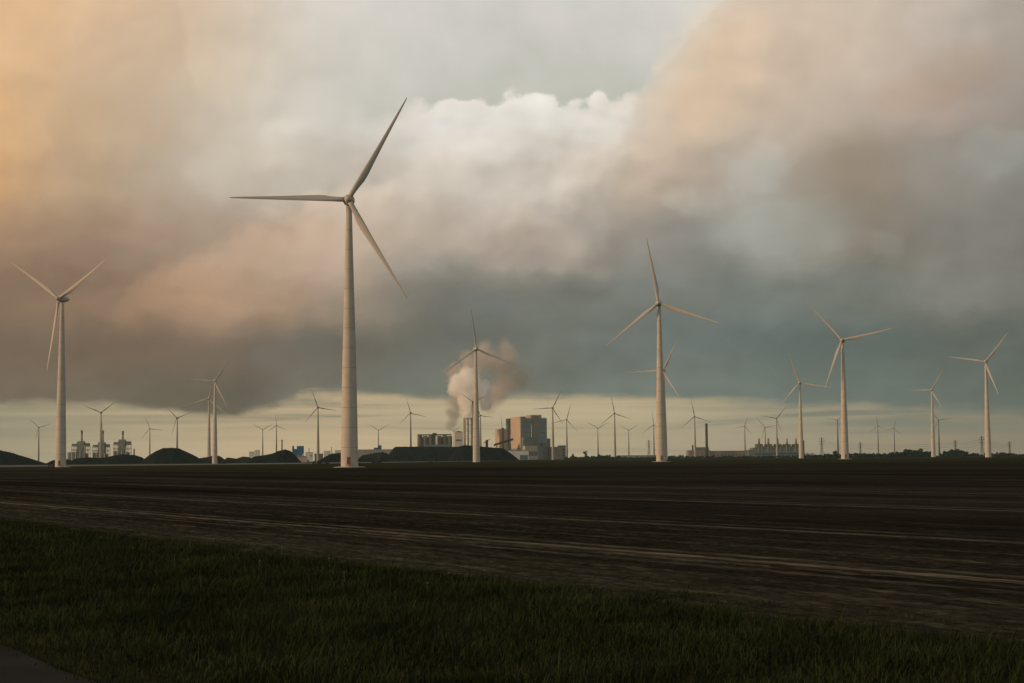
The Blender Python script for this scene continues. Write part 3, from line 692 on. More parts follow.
heap('soil_mound', [(312, 462), (322, 456.5), (329, 453.3), (336, 452.6), (344, 453), (352, 457), (362, 461)], HD+30, 40, M['coal'], 'dark mound behind the foot of the biggest tower')
heap('soil_mound', [(352, 461), (360, 455), (368, 454), (374, 452.6), (380, 451.6), (386, 454), (396, 461)], HD+60, 40, M['soilheap'], 'dark mound between the biggest tower and the flat coal heap')
CD = 2750
heap('coal_heap', [(381, 461), (391.5, 447), (394, 446.4), (420, 446.2), (450, 446.4), (468, 446.6), (480, 461)], CD, 60, M['coal'], 'long flat topped black coal heap below the brown silo block', 'coal heap', rough=0.02)
heap('coal_heap', [(446, 460.5), (455, 447), (463, 444.8), (472, 445.2), (490, 447), (503, 448), (507, 450.5), (514, 455.5), (520, 460)], CD-90, 50, M['coal'], 'black coal heap with a sloping end beside the power station', 'coal heap', rough=0.02)

# ------------------------------------------------------------------ far works: a frame at (x px, D) with its own yaw
class Site:
    def __init__(s, name, x, D, label, cat, rz=0, group=None):
        s.D = D; s.x0 = x; s.X = gx(x, D); s.rz = rz
        s.o = empty(name, (s.X, D, 0), rz); tag(s.o, label, cat, group)
    def lx(s, x): return gx(x, s.D) - s.X
    def lz(s, x, y): return max(0, hz(x, y, s.D))

# --- the tall coal power station
st = Site('power_station', 521, 4500, 'tall grey power station block with sunlit beige left side', 'power station', R(17))
k = 1/math.cos(R(17))
def PX(x): return st.lx(x)*k
def PZ(y, x=530): return st.lz(x, y)
MB().box(0, PX(547.3), 0, 92, 0, PZ(418.6)).build('boiler_house', [M['cladgrey']], st.o)
MB().box(-0.6, 0.0, 0.5, 91.5, 30, PZ(416.5)).build('sunlit_side_face', M['cladwarm'], st.o)  # warm sunlight on the left face put into this skin's colour
MB().box(0.3, PX(547), 0.3, 91.7, PZ(418.6), PZ(417.9)).build('roof', M['roofgrey'], st.o)
MB().box(PX(533), PX(538.5), -1.6, -0.1, 18, PZ(415.8)).build('stair_tower', M['cladpink'], st.o)
b_ = MB()
for kk in range(6): b_.box(PX(522.5), PX(532), -0.35, -0.05, PZ(422+kk*5.2), PZ(421.2+kk*5.2))
b_.build('window_band', M['claddark'], st.o)
b_ = MB()
for kk in range(6): b_.box(PX(539.5), PX(546.5), -0.35, -0.05, PZ(423+kk*5.2), PZ(422.1+kk*5.2))
b_.build('window_band', M['claddark'], st.o)
MB().box(PX(534.5), PX(545.5), 30, 70, PZ(418)-1, PZ(414.6)).build('roof_box', M['stackpale'], st.o)  # solid pale box standing in for smoke over the roof
MB().box(PX(521.6), PX(533.5), -22, -0.4, 0, PZ(437.5)).build('lower_block', M['claddark'], st.o)
MB().box(PX(547.6), PX(551.5), 6, 60, 0, PZ(438.5)).build('side_block', M['claddark'], st.o)
MB().box(PX(518.5), PX(531), -60, -24, 0, PZ(446)).build('annex', M['cladwarm'], st.o)
MB().box(PX(519), PX(530.5), -60.4, -60.1, PZ(456), PZ(451.5)).build('window_band', M['claddark'], st.o)
MB().box(PX(548), PX(558), -40, 0, 0, PZ(447)).build('annex', M['cladpink'], st.o)
bk = MB(); bk.box(-7, 3, 92.5, 112, 0, PZ(417.6)); bk.build('bunker_tower', M['claddark'], st.o)
MB().box(-31, -7.5, 95, 135, 0, PZ(428.2)).build('turbine_hall', M['cladwarm'], st.o)
MB().box(-24, -18, 93.4, 94.9, 4, PZ(427)).build('lift_shaft', M['claddark'], st.o)
for xx, zz in ((4, .62), (12, .5)):
    MB().bar((xx+26, -1.6, 20), (xx+26, -1.6, PZ(418.6)*zz+25), 1.5, 10).build('duct', M['steel'], st.o)
MB().box(PX(534), PX(541), -16, -2.4, 0, PZ(447)).build('filter_house', M['cladgrey'], st.o)
MB().box(PX(541.3), PX(547), -12, -2.4, 0, PZ(443)).build('filter_house', M['claddark'], st.o)
MB().box(PX(523), PX(527), 8, 24, PZ(417.9)+.02, PZ(416.4)).build('roof_vent', M['claddark'], st.o)
b_ = MB()
for xx in (0.4, PX(547)):
    for yy in (0.5, 91): b_.bar((xx, yy, PZ(417.9)), (xx, yy, PZ(417)), .15)
for yy in (0.5, 91): b_.bar((0.4, yy, PZ(417.05)), (PX(547), yy, PZ(417.05)), .12)
b_.build('railing', M['steel'], st.o)
st = Site('white_warehouse', 507, 4350, 'low white building at the foot of the power station behind the coal heap end', 'warehouse', R(8))
MB().box(0, st.lx(529), 0, 40, 0, st.lz(518, 450.6)).build('wall', M['white'], st.o)
MB().box(-0.8, st.lx(529)+0.8, -0.8, 40.8, st.lz(518, 450.6), st.lz(518, 450.0)).build('roof', M['roofgrey'], st.o)
MB().box(st.lx(520), st.lx(528), -0.5, -0.2, 0.4, st.lz(518, 455)).build('roller_door', M['teal'], st.o)
st = Site('transfer_house', 559.7, 4500, 'small dark upright block on the right of the power station', 'building', R(10))
MB().box(0, st.lx(566), 0, 22, 0, st.lz(563, 446)).build('wall', M['claddark'], st.o)
MB().box(-0.5, st.lx(566)+0.5, -0.5, 22.5, st.lz(563, 446), st.lz(563, 445.4)).build('roof', M['stackdark'], st.o)
b_ = MB()
for kk in range(3): b_.box(3, 13, -0.4, -0.1, 8+8*kk, 11+8*kk)
b_.build('window', M['window'], st.o)
# conveyor gallery
st = Site('conveyor', 494, 4380, 'dark conveyor gallery climbing from the coal heap to the power station', 'conveyor')
z0, z1, x1 = st.lz(494, 445), st.lz(513, 439), st.lx(513.5)
g_ = MB(); g_.prism([(0, z0-3), (x1, z1-3), (x1, z1+2.5), (0, z0+2.5)], 0, 6); g_.build('gallery', M['stackdark'], st.o)
for f_ in (0.15, 0.5, 0.85):
    b_ = MB(); zz = z0+(z1-z0)*f_-3
    b_.bar((x1*f_-3, 3, 0), (x1*f_, 3, zz), 0.6); b_.bar((x1*f_+3, 3, 0), (x1*f_, 3, zz), 0.6); b_.bar((x1*f_-1.5, 3, zz*.5), (x1*f_+1.5, 3, zz*.5), 0.4)
    b_.build('trestle', M['stackdark'], st.o)

# --- stack tower under the plume
st = Site('chimney_tower', 468.3, 4400, 'framed tower of three pale flues with the plume coming off its top', 'chimney')
ztop = st.lz(468, 417.5)
for xx in (465, 468.3, 471.6):
    MB().cyl(st.lx(xx), 0, [(2.6, 0), (2.3, ztop*.6), (2.2, ztop), (1.7, ztop+0.5)], 14).build('flue', M['stackpale'], st.o)
fr = MB()
for zz in (0.3, 0.5, 0.68, 0.84, 0.97): fr.box(st.lx(463.8), st.lx(472.8), -4.2, -3.2, ztop*zz-0.6, ztop*zz+0.6); fr.box(st.lx(463.8), st.lx(472.8), 3.2, 4.2, ztop*zz-0.6, ztop*zz+0.6)
for xx in (463.8, 472.8):
    for yy in (-3.7, 3.7): fr.bar((st.lx(xx), yy, 0), (st.lx(xx), yy, ztop), 0.6)
for a, b2 in ((0.3, 0.5), (0.5, 0.68), (0.68, 0.84), (0.84, 0.97)):
    fr.bar((st.lx(463.8), -3.7, ztop*a), (st.lx(472.8), -3.7, ztop*b2), 0.4)
fr.build('frame', M['stackpale'], st.o)
# --- white tower building
st = Site('filter_building', 454.6, 4420, 'white upright building left of the flue tower', 'building', R(6))
w_ = st.lx(463)
MB().box(0, w_, 0, 20, 0, st.lz(459, 432)).build('wall', M['white'], st.o)
MB().prism([(-0.6, st.lz(459, 432)), (w_+0.6, st.lz(459, 432)), (w_*0.5, st.lz(459, 430.6))], -0.6, 20.6).build('roof', M['roofgrey'], st.o)
MB().box(w_*0.15, w_*0.85, -0.5, -0.1, st.lz(459, 441), st.lz(459, 439.5)).build('window_band', M['claddark'], st.o)
# --- brown silo block
st = Site('silo_block', 417, 4450, 'brown block of round silos with a darker head house', 'silo', R(4))
for i_, xx in enumerate((420, 425.5, 431, 439.5, 445, 450)):
    rr = abs(st.lx(419.4)); zt = st.lz(xx, 435.2 + (0.5 if i_ % 2 else 0))
    MB().cyl(st.lx(xx), 8, [(rr, 0), (rr, zt-1.5), (rr*.8, zt-0.3), (1, zt)], 18).build('silo', M['brown'], st.o)
MB().box(st.lx(417.6), st.lx(451.6), 10, 24, 0, st.lz(430, 437)).build('bunker_house', M['brown'], st.o)
MB().box(st.lx(432.6), st.lx(436.8), 2, 14, 0, st.lz(434, 433)).build('head_house', M['stackdark'], st.o)
MB().box(st.lx(435.6), st.lx(437.6), -1, 1.4, 0, st.lz(434, 436)).build('lift_shaft', M['white'], st.o)
MB().box(st.lx(417.5), st.lx(452), 6.5, 9.5, st.lz(430, 435.4), st.lz(430, 434.2)).build('gantry', M['stackdark'], st.o)
MB().box(st.lx(425), st.lx(451.5), -9, -2, 0, st.lz(440, 444.4)).build('shed', M['teal'], st.o)
# stacker machine on the coal heap
st = Site('stacker_crane', 487, CD+60, 'small dark stacking machine on top of the coal heap right of the tower', 'crane')
zb = st.lz(487, 446.5)-6
MB().box(-3.5, 3.5, -3, 3, 0, zb+5).build('base', M['stackdark'], st.o)
MB().box(-2.2, 2.0, -2, 2, zb+5, st.lz(487, 440)).build('cabin', M['stackdark'], st.o)
MB().bar((0, 0, st.lz(487, 441)), (-5.5, 0, st.lz(487, 443.5)), 0.7).bar((0, 0, st.lz(487, 441)), (5, 0, st.lz(487, 439.3)), 0.6).build('boom', M['stackdark'], st.o)

# --- three boiler units with red tipped stacks on the left
UD = 4000
for (x0, x1, yb, xs, ys, lab) in ((71.5, 88.5, 443.5, 80.8, 430, 'left one of three process units, red tipped stack, right of the tall tower'),
                                  (92.5, 108.5, 444.5, 102, 430.2, 'middle one of three process units, its red tipped stack behind a turbine'),
                                  (113.3, 130, 441.8, 122, 430.8, 'right one of three process units, brightest red stack tip')):
    st = Site('boiler_unit', xs, UD, lab, 'process plant', R(6), 'boiler units with red tipped stacks')
    a, b2 = st.lx(x0), st.lx(x1); zt = st.lz(xs, yb)
    c0 = a*0.45; c1 = b2*0.35
    MB().box(c0, c1, 0, 30, 0, zt+3).build('boiler_block', M['plant'], st.o)
    MB().box(a, c0-0.4, 8, 22, 0, zt*0.58).build('duct_house', M['plant'], st.o)
    MB().box(c1+0.4, b2*0.8, 8, 22, 0, zt*0.50).build('turbine_hall', M['plant'], st.o)
    MB().box(b2*0.42, b2, 6, 22, zt*0.86, zt*1.02).build('air_intake', M['plant'], st.o)
    MB().box(a*1.02, a*0.5, 6, 22, zt*0.88, zt*0.99).build('air_intake', M['plant'], st.o)
    ff = MB()
    for q_ in range(7):
        xx = a + (b2-a)*q_/6
        for yy in (1, 27): ff.bar((xx, yy, 0), (xx, yy, zt*(0.97 if 0 < q_ < 6 else 0.86)), 0.45)
    for zz in (.3, .5, .7, .86): ff.box(a-0.6, b2+0.6, 0.4, 1.6, zt*zz-.5, zt*zz+.5); ff.box(a-0.6, b2+0.6, 26.4, 27.6, zt*zz-.5, zt*zz+.5)
    for q_ in range(6): ff.bar((a+(b2-a)*q_/6, 1, zt*(.5 if q_ % 2 else .7)), (a+(b2-a)*(q_+1)/6, 1, zt*(.7 if q_ % 2 else .5)), 0.3)
    ff.build('steel_frame', M['plant'], st.o)
    pp = MB()
    for q_ in range(5): pp.bar((a+(b2-a)*q_/4, -1.2, 0), (a+(b2-a)*q_/4, -1.2, zt*random.uniform(.5, .95)), 0.7)
    for q_ in range(3): pp.bar((a, -1.3, zt*(.25+.2*q_)), (b2, -1.3, zt*(.25+.2*q_)), 0.5)
    pp.build('pipe_rack', M['steel'], st.o)
    MB().box(c0*0.9, c1*0.9, 2, 28, zt+3.1, zt+5.5).build('roof_box', M['steel'], st.o)
    zs_ = st.lz(xs, ys)
    MB().cyl(0, 12, [(2.4, zt), (2.2, zs_-9)], 14).build('stack', M['plant'], st.o)
    MB().cyl(0, 12, [(2.3, zs_-8.9), (2.25, zs_-2.5), (2.5, zs_-2.4), (2.5, zs_)], 14).build('stack_tip', M['red'], st.o)
st = Site('process_column', 134, UD, 'thin short column standing right of the three process units', 'process plant', 0)
zt = st.lz(134, 448.7)
MB().cyl(0, 0, [(2.0, 0), (2.0, zt-1), (1.2, zt)], 12).build('vessel', M['plant'], st.o)
MB().cyl(0, 0, [(2.8, zt*.55), (2.8, zt*.6)], 12).build('platform', M['steel'], st.o)
st = Site('tank', 69, UD-60, 'small pale tank between the tall tower and the process units', 'tank', 0)
zt = st.lz(69, 452)
MB().cyl(0, 0, [(4.5, 0), (4.5, zt-1.5), (3, zt-0.5), (0.5, zt)], 18).build('shell', M['roofgrey'], st.o)
MB().bar((4.6, -1, 0), (4.6, -1, zt), 0.4).build('ladder', M['steel'], st.o)

# --- works around the blue hopper
st = Site('blue_hopper', 298, 2600, 'bright blue hopper on legs between the peaked mound and the biggest tower', 'hopper', R(-8))
zt = st.lz(298, 446)
hp = MB(); hp.box(st.lx(297.5), st.lx(303.3), -4, 4, zt*.58, zt); hp.build('bin', M['blue'], st.o)
MB().prism([(st.lx(297.8), zt*.575), (st.lx(303), zt*.575), (st.lx(301.4), zt*.36), (st.lx(299.4), zt*.36)], -3, 3).build('chute', M['blue'], st.o)
MB().box(st.lx(293.8), st.lx(297.3), -3, 3, zt*.30, zt*.82).build('elevator_house', M['blue'], st.o)
MB().box(st.lx(292.4), st.lx(293.6), -2, 2, 0, zt*1.0).build('mast', M['stackdark'], st.o)
for xx in (298, 303):
    for yy in (-3.4, 3.4): MB().bar((st.lx(xx), yy, 0), (st.lx(xx), yy, zt*.58), 0.4).build('leg', M['blue'], st.o)
st = Site('low_shed', 294.2, 2500, 'low peach coloured shed at the foot of the blue hopper', 'shed', R(5))
MB().box(0, st.lx(306.5), 0, 14, 0, st.lz(300, 456.6)).build('wall', M['cladwarm'], st.o)
MB().prism([(-0.5, st.lz(300, 456.6)), (st.lx(306.5)+0.5, st.lz(300, 456.6)), (st.lx(306.5)*.5, st.lz(300, 455.3))], -0.5, 14.5).build('roof', M['cladpink'], st.o)
MB().box(4, 8, -0.2, -0.05, 0, 3.4).build('door', M['claddark'], st.o)
def block(name, x0, x1, y, D, mt, label, cat='building', rz=0.1, depth=18, roof='roofgrey', door=True, group=None, gable=False):
    st = Site(name, x0, D, label, cat, rz, group); w = st.lx(x1); z = st.lz((x0+x1)/2, y)
    MB().box(0, w, 0, depth, 0, z).build('wall', M[mt], st.o)
    if gable: MB().prism([(-0.6, z), (w+0.6, z), (w*.5, z+min(w*.12, 5))], -0.6, depth+0.6).build('roof', M[roof], st.o)
    else: MB().box(-0.5, w+0.5, -0.5, depth+0.5, z, z+0.8).build('roof', M[roof], st.o)
    if door: MB().box(w*.2, w*.2+min(5, w*.25), -0.25, -0.05, 0.05, min(4.5, z*.6)).build('door', M['claddark'], st.o)
    n = int(w/7)
    for i in range(1, n):
        xx = w*(i+.5)/n
        if xx+1.2 < w and xx > w*.2+6: MB().box(xx-1.1, xx+1.1, -0.2, -0.04, z*.55, z*.75).build('window', M['window'], st.o)
    return st
block('works_building', 249.2, 254.0, 452.0, 4000, 'white', 'left one of two white works buildings behind the peaked mound')
block('works_building', 254.8, 259.6, 450.6, 4050, 'white', 'right one of two white works buildings behind the peaked mound')
st = Site('thin_chimney', 282, 3900, 'thin dark chimney rising behind the peaked mound', 'chimney')
zt = st.lz(282, 440.4); MB().cyl(0, 0, [(1.8, 0), (1.4, zt)], 12).build('shaft', M['brown'], st.o); MB().cyl(0, 0, [(2.1, zt), (2.1, zt+1.2)], 12).build('cap', M['stackdark'], st.o)
block('works_building', 305.5, 313, 452.6, 3950, 'white', 'long white works building just right of the blue hopper')
block('works_building', 314.5, 323, 454, 3960, 'cladpink', 'low brownish works building in front of the mid-sized turbine')
block('works_building', 324, 330.5, 451.4, 4000, 'white', 'taller white works building just left of the biggest tower')
block('works_building', 335, 341, 450.6, 4020, 'white', 'white works building partly hidden by the biggest tower')
for (tx, ty, lb) in ((309, 448.6, 'thin pale mast above the long white works building'), (331.6, 447.6, 'thin pale mast left of the biggest tower')):
    st = Site('vent_mast', tx, 3980, lb, 'mast'); zt = st.lz(tx, ty)
    MB().cyl(0, 0, [(1.3, 0), (0.9, zt)], 10).build('shaft', M['stackpale'], st.o); MB().cyl(0, 0, [(1.5, zt), (1.5, zt+.8)], 10).build('cap', M['steel'], st.o)
block('long_shed', 357, 392, 449.8, 3300, 'roofgrey', 'long grey shed behind the mound right of the biggest tower', 'shed', 0.05, 45, 'roofgrey', True)
st = Site('blue_loader', 371.4, 3280, 'small blue machine standing up behind the long grey shed', 'crane'); zt = st.lz(375, 445)
MB().box(0, st.lx(376.5), 60, 66, 0, st.lz(375, 447.4)).build('base', M['blue'], st.o)
MB().box(st.lx(375.4), st.lx(379), 60, 66, 0, zt).build('cabin', M['blue'], st.o)

# --- right side
block('long_shed', 618, 657.5, 455.6, 3500, 'roofgrey', 'low long shed left of the second tallest turbine', 'shed', 0.03, 30, 'claddark', True)
st = Site('brick_works', 688.3, 4800, 'long brownish brick works with a raised block at its left end', 'factory', R(3))
MB().box(st.lx(710.6), st.lx(748), 0, 40, 0, st.lz(730, 451.6)).build('hall', M['cladpink'], st.o)
MB().box(st.lx(710.6), st.lx(748), -0.8, 40.8, st.lz(730, 451.6), st.lz(730, 450.8)).build('roof', M['red'], st.o)
MB().box(0, st.lx(710.3), -3, 36, 0, st.lz(700, 450.2)).build('raised_block', M['cladpink'], st.o)
MB().box(st.lx(696.5), st.lx(709.5), 5, 30, st.lz(700, 450.2), st.lz(700, 447.2)).build('roof_house', M['claddark'], st.o)
MB().cyl(st.lx(693.2), 6, [(2.6, 0), (2.2, st.lz(693, 445))], 12).build('short_stack', M['stackdark'], st.o)
for i in range(9): MB().box(st.lx(713+3.8*i), st.lx(715.4+3.8*i), -0.3, -0.05, 6, 10).build('window', M['brown'], st.o)
st = Site('dark_chimney', 706.9, 4790, 'tall dark chimney rising from the brick works', 'chimney')
zt = st.lz(707, 424.2); MB().cyl(0, 0, [(4.0, 0), (3.5, zt)], 16).build('shaft', M['stackhaze'], st.o); MB().cyl(0, 0, [(4.0, zt), (4.0, zt+2)], 16).build('cap', M['stackhaze'], st.o)
st = Site('stack_power_station', 753, 4900, 'long grey power station with a row of short stacks on its roof', 'power station', R(3))
w_ = st.lx(801); z_ = st.lz(775, 447.5)
MB().box(0, w_, 0, 50, 0, z_).build('hall', M['claddark'], st.o)
MB().box(2, w_-2, -14, -0.3, 0, z_*.55).build('lower_hall', M['teal'], st.o)
MB().box(-12, -0.4, 4, 40, 0, z_*.8).build('annex', M['claddark'], st.o)
MB().box(1, w_-1, -14.4, -14.05, z_*.3, z_*.42).build('window_band', M['window'], st.o)
for i, xx in enumerate((760.6, 770, 779.4, 788.8, 798)):
    xl = st.lx(xx); zt = st.lz(xx, 438.2)
    MB().box(xl-9, xl+9, 6, 34, z_+0.02, st.lz(xx, 444)).build('boiler_casing', M['brown'], st.o)
    MB().box(xl+9.3, xl+15.5, 10, 30, z_+0.02, z_+random.uniform(3, 7)).box(xl-12, xl-9.3, 12, 26, z_+0.02, z_+random.uniform(2, 5)).build('roof_vent', M['plant'], st.o)
    MB().bar((xl-5, -0.9, z_*.56), (xl-5, -0.9, z_+6), 1.1, 8).bar((xl+4, -0.9, z_*.56), (xl+4, -0.9, z_+3), 0.8, 8).build('duct', M['steel'], st.o)
    MB().cyl(xl, 18, [(3.6, st.lz(xx, 444)+.02), (3.0, st.lz(xx, 441.5)), (2.4, zt)], 14).build('stack', M['cladpink' if i != 3 else 'stackpale'], st.o)
st = Site('dark_stack', 803.8, 4880, 'short dark stack against the right of the pale turbine by the station', 'chimney')
zt = st.lz(804, 441); MB().cyl(0, 0, [(2.6, 0), (2.2, zt)], 12).build('shaft', M['stackdark'], st.o); MB().cyl(0, 0, [(2.6, zt), (2.6, zt+1.5)], 12).build('cap', M['stackdark'], st.o)
for tx, lb in ((807, 'left one of two pale domed tanks beside the row-of-stacks station'), (812, 'right one of two pale domed tanks beside the row-of-stacks station')):
    st = Site('domed_tank', tx, 4700, lb, 'tank', 0, 'domed tanks'); zt = st.lz(tx, 453)
    MB().cyl(0, 0, [(6.6, 0), (6.6, zt*.65)], 20).build('shell', M['roofgrey'], st.o)
    MB().cyl(0, 0, [(6.6, zt*.65+.02), (5.6, zt*.85), (3.5, zt*.96), (0.6, zt)], 20).build('dome', M['roofgrey'], st.o)
# small things by the feet of the near towers
g = ground_at(51.5, 467.4)
tk = empty('transformer_kiosk', g, R(10)); tag(tk, 'small dark transformer box at the foot of the tall left tower', 'kiosk')
MB().box(-1.7, 1.7, -1.2, 1.2, 0, 2.0, 0, 0.06).build('cabinet', M['stackdark'], tk); MB().box(-1.85, 1.85, -1.35, 1.35, 2.0, 2.2, 0, 0.03).build('roof', M['stackdark'], tk)
MB().box(-0.9, 0.9, -1.24, -1.2, 0.2, 1.8).build('door', M['brown'], tk)

# ------------------------------------------------------------------ pylons and their wires
def pylon(x, y, D, label):
    r = ray(x, y); H = hz(x, y, D)
    e = empty('lattice_pylon', (gx(x, D), D, 0), R(15)); tag(e, label, 'pylon', 'lattice pylons carrying power lines')
    mm = MB(); w0, w1 = H*.075, H*.014
    def c(s1, s2, t): w = w0+(w1-w0)*min(1, t*1.15); return Vector((s1*w, s2*w, H*t))
    lv = [0, .2, .37, .52, .65, .76, .86, .94, 1.0]
    for s1, s2 in ((1, 1), (1, -1), (-1, 1), (-1, -1)):
        for a, b in zip(lv, lv[1:]): mm.bar(c(s1, s2, a), c(s1, s2, b), 0.24, 4)
    for a, b in zip(lv, lv[1:]):
        for s2 in (1, -1):
            mm.bar(c(1, s2, a), c(-1, s2, b), .15, 4); mm.bar(c(-1, s2, a), c(1, s2, b), .15, 4)
            mm.bar(c(s2, 1, a), c(s2, -1, b), .15, 4); mm.bar(c(s2, -1, a), c(s2, 1, b), .15, 4)
    mm.build('mast', M['pylon'], e)
    for t, L in ((.66, .15), (.80, .19), (.92, .13)):
        a = MB(); L *= H
        for s1 in (-1, 1):
            a.bar((0, .4, H*t), (s1*L, 0, H*t+.3), .22, 4); a.bar((0, -.4, H*t), (s1*L, 0, H*t+.3), .22, 4); a.bar((0, 0, H*(t+.045)), (s1*L, 0, H*t+.3), .2, 4)
        ar = a.build('cross_arm', M['pylon'], e)
        for s1 in (-1, 1): MB().bar((s1*L*.97, 0, H*t+.2), (s1*L*.97, 0, H*t-1.8), .18, 6).build('insulator', M['steel'], ar)
    return e, H
PY = [(649, 440, 4300, 'lattice pylon above the low long shed, left of the second tallest turbine'),
      (821.9, 437.5, 3700, 'tallest looking lattice pylon, between the domed tanks and the third tallest turbine'),
      (860.5, 442.0, 4200, 'lattice pylon right of the third tallest turbine, above the trees'),
      (955.6, 440.2, 4000, 'lattice pylon sticking out above the rounded right part of the wood'),
      (982.2, 436.0, 3500, 'lattice pylon hidden against the left of the rightmost turbine'),
      (1009.8, 441.6, 3900, 'lattice pylon nearest the right edge of the picture')]
pys = [pylon(*p) for p in PY]
def wire(a, b, sag, label):
    n = 24; P = []
    for i in range(n+1):
        t = i/n; p = a.lerp(b, t); p.z -= sag*4*t*(1-t); P.append(p)
    mm = MB()
    for p, q_ in zip(P, P[1:]): mm.bar(p, q_, 0.16, 4)
    o = mm.build('power_cable', M['wire']); tag(o, label, 'cable', 'overhead power cables')
for i, j, where in ((1, 2, 'left of the two small side by side turbines'), (2, 3, 'above the wood between two pylons'), (3, 4, 'between the wood pylon and the rightmost turbine'), (4, 5, 'right of the rightmost turbine')):
    for t, nm in ((.66, 'lowest'), (.80, 'middle'), (.92, 'top')):
        a = pys[i][0].location + Vector((0, 0, pys[i][1]*t-1.8)); b = pys[j][0].location + Vector((0, 0, pys[j][1]*t-1.8))
        wire(a, b, 5, f'thin dark {nm} overhead cable {where}')

# ------------------------------------------------------------------ trees, wood and bushes
def clump_quads(centres, radii, n, size):
    V = []; 
    for c, r in zip(centres, radii):
        k = max(8, int(n*r*r))
        d = rng.normal(size=(k, 3)); d /= np.linalg.norm(d, axis=1)[:, None]
        rad = r*rng.uniform(0.45, 1.08, k)[:, None]
        p = np.array(c) + d*rad*np.array([1, 1, .85])
        a = rng.normal(size=(k, 3)); a /= np.linalg.norm(a, axis=1)[:, None]
        b = np.cross(a, rng.normal(size=(k, 3))); b /= np.linalg.norm(b, axis=1)[:, None]
        s = size*rng.uniform(0.5, 1.3, k)[:, None]
        V.append(np.stack([p-a*s-b*s*.6, p+a*s-b*s*.6, p+a*s+b*s*.6, p-a*s+b*s*.6], 1))
    V = np.concatenate(V).reshape(-1, 3); V[:, 2] = np.maximum(V[:, 2], 0.05)
    return V, np.arange(len(V)).reshape(-1, 4)
def tree(x, ytop, D, wpx, label, name='tree'):
    H = hz(x, ytop, D); w = wpx/F*D/2
    e = empty(name, (gx(x, D), D, 0), random.uniform(0, 6)); tag(e, label, 'tree')
    t = MB(); t.bar((0, 0, -.2), (0.1, 0, H*.55), H*.03, 8, r2=H*.015)
    for k_ in range(4):
        a = k_*1.7; t.bar((0.05, 0, H*(.3+.06*k_)), (math.cos(a)*w*.6, math.sin(a)*w*.6, H*(.55+.08*k_)), H*.012, 5, r2=H*.005)
    t.build('trunk', M['bark'], e)
    cs = []; rs = []
    for k_ in range(9):
        a = random.uniform(0, 6.3); rr = w*random.uniform(.1, .62); zz = H*random.uniform(.35, .84)
        cs.append((math.cos(a)*rr, math.sin(a)*rr, zz)); rs.append(min(w*.5, H*.22)*random.uniform(.7, 1.15))
    V, Fc = clump_quads(cs, rs, 26, .35); np_mesh('crown', V, Fc, M['leaf'], e)
tree(573.0, 452.6, 3600, 5, 'left one of two small trees right of the dark upright block')
tree(585.2, 450.2, 3600, 5, 'right one of two small trees, taller, left of the small Y-shaped turbine')
tree(600.5, 453.2, 3550, 8, 'left bushy tree left of the low long shed')
tree(608.5, 454.0, 3550, 9, 'right bushy tree left of the low long shed')
tree(681, 454.0, 3800, 9, 'bushy tree on the left of the brick works')
tree(673.5, 455.0, 3800, 7, 'low bushy tree next to the second tallest turbine')
tree(835.3, 450.0, 3000, 6, 'upright tree against the left of the third tallest turbine')
def wood(name, prof, D, label):
    cs, rs = [], []
    for (xa, ya), (xb, yb) in zip(prof, prof[1:]):
        n = max(2, int((gx(xb, D)-gx(xa, D))/3))
        for i in range(n):
            t = (i+random.random())/n; x = xa+(xb-xa)*t; H = max(2.5, hz(x, ya+(yb-ya)*t, D))
            H *= random.choice((.72, .85, .95, 1.05, 1.16))
            for j in range(6):
                r = random.uniform(.20, .36)*H
                cs.append((gx(x, D)+random.uniform(-3, 3), D+random.uniform(0, 40), max(r*.6, random.uniform(.2, 1.0)*H-r*(.9)))); rs.append(r)
    V, Fc = clump_quads(cs, rs, 11, .85)
    o = np_mesh(name, V, Fc, M['leaf']); tag(o, label, 'wood', kind='stuff')
wood('far_wood', [(813, 455), (822, 454), (832, 453.5), (850, 453.5), (862, 453), (872, 453.4), (885, 452.6), (896, 452), (905, 450.4), (915, 449.4), (926, 449.2), (931, 451.5), (934, 456)], 2900, 'dark green far wood left of the gap')
wood('far_wood', [(944, 456), (948, 450.5), (955, 448.8), (963, 448.6), (969, 450.5), (973, 453.5), (978, 452.6), (985, 455), (990, 453.2), (1000, 452.4), (1012, 453.2), (1024, 452.8), (1060, 452), (1120, 453)], 2900, 'dark green far wood right of the gap')
wood('far_hedge', [(566, 456.6), (590, 456), (600, 455.2), (615, 455.6), (640, 457), (660, 456.2), (690, 456), (720, 456), (760, 455.6), (800, 455), (815, 453.6)], 3400, 'low dark hedge line along the plain in front of the right hand works')
def bush(x, y, D, wpx, hpx, label):
    e_ = D/F; g0 = Vector((gx(x, D), D, 0)); cs, rs = [], []
    W_, H_ = wpx*e_/2, hpx*e_
    for k_ in range(10):
        t = random.uniform(-1, 1); r = H_*random.uniform(.28, .45)
        cs.append((t*W_*.85, random.uniform(-.4, .4)*W_, max(r*.5, (H_-r)*(1-abs(t)**2)*random.uniform(.5, 1)))); rs.append(r)
    V, Fc = clump_quads(cs, rs, 60, .22)
    o = np_mesh('bush', V, Fc, M['bush']); o.location = g0; tag(o, label, 'bush', 'bushes along the water')
bush(321, 464, 1150, 22, 4.0, 'wide dark bush left of the foot of the biggest tower')
bush(376, 462, 1400, 10, 3.8, 'dark bush right of the biggest tower in front of the pale water')
bush(222, 463, 1700, 7, 3.2, 'dark bush at the foot of the overlapping turbine pair')
bush(433, 461, 1700, 12, 2.6, 'low dark bush below the flat coal heap')

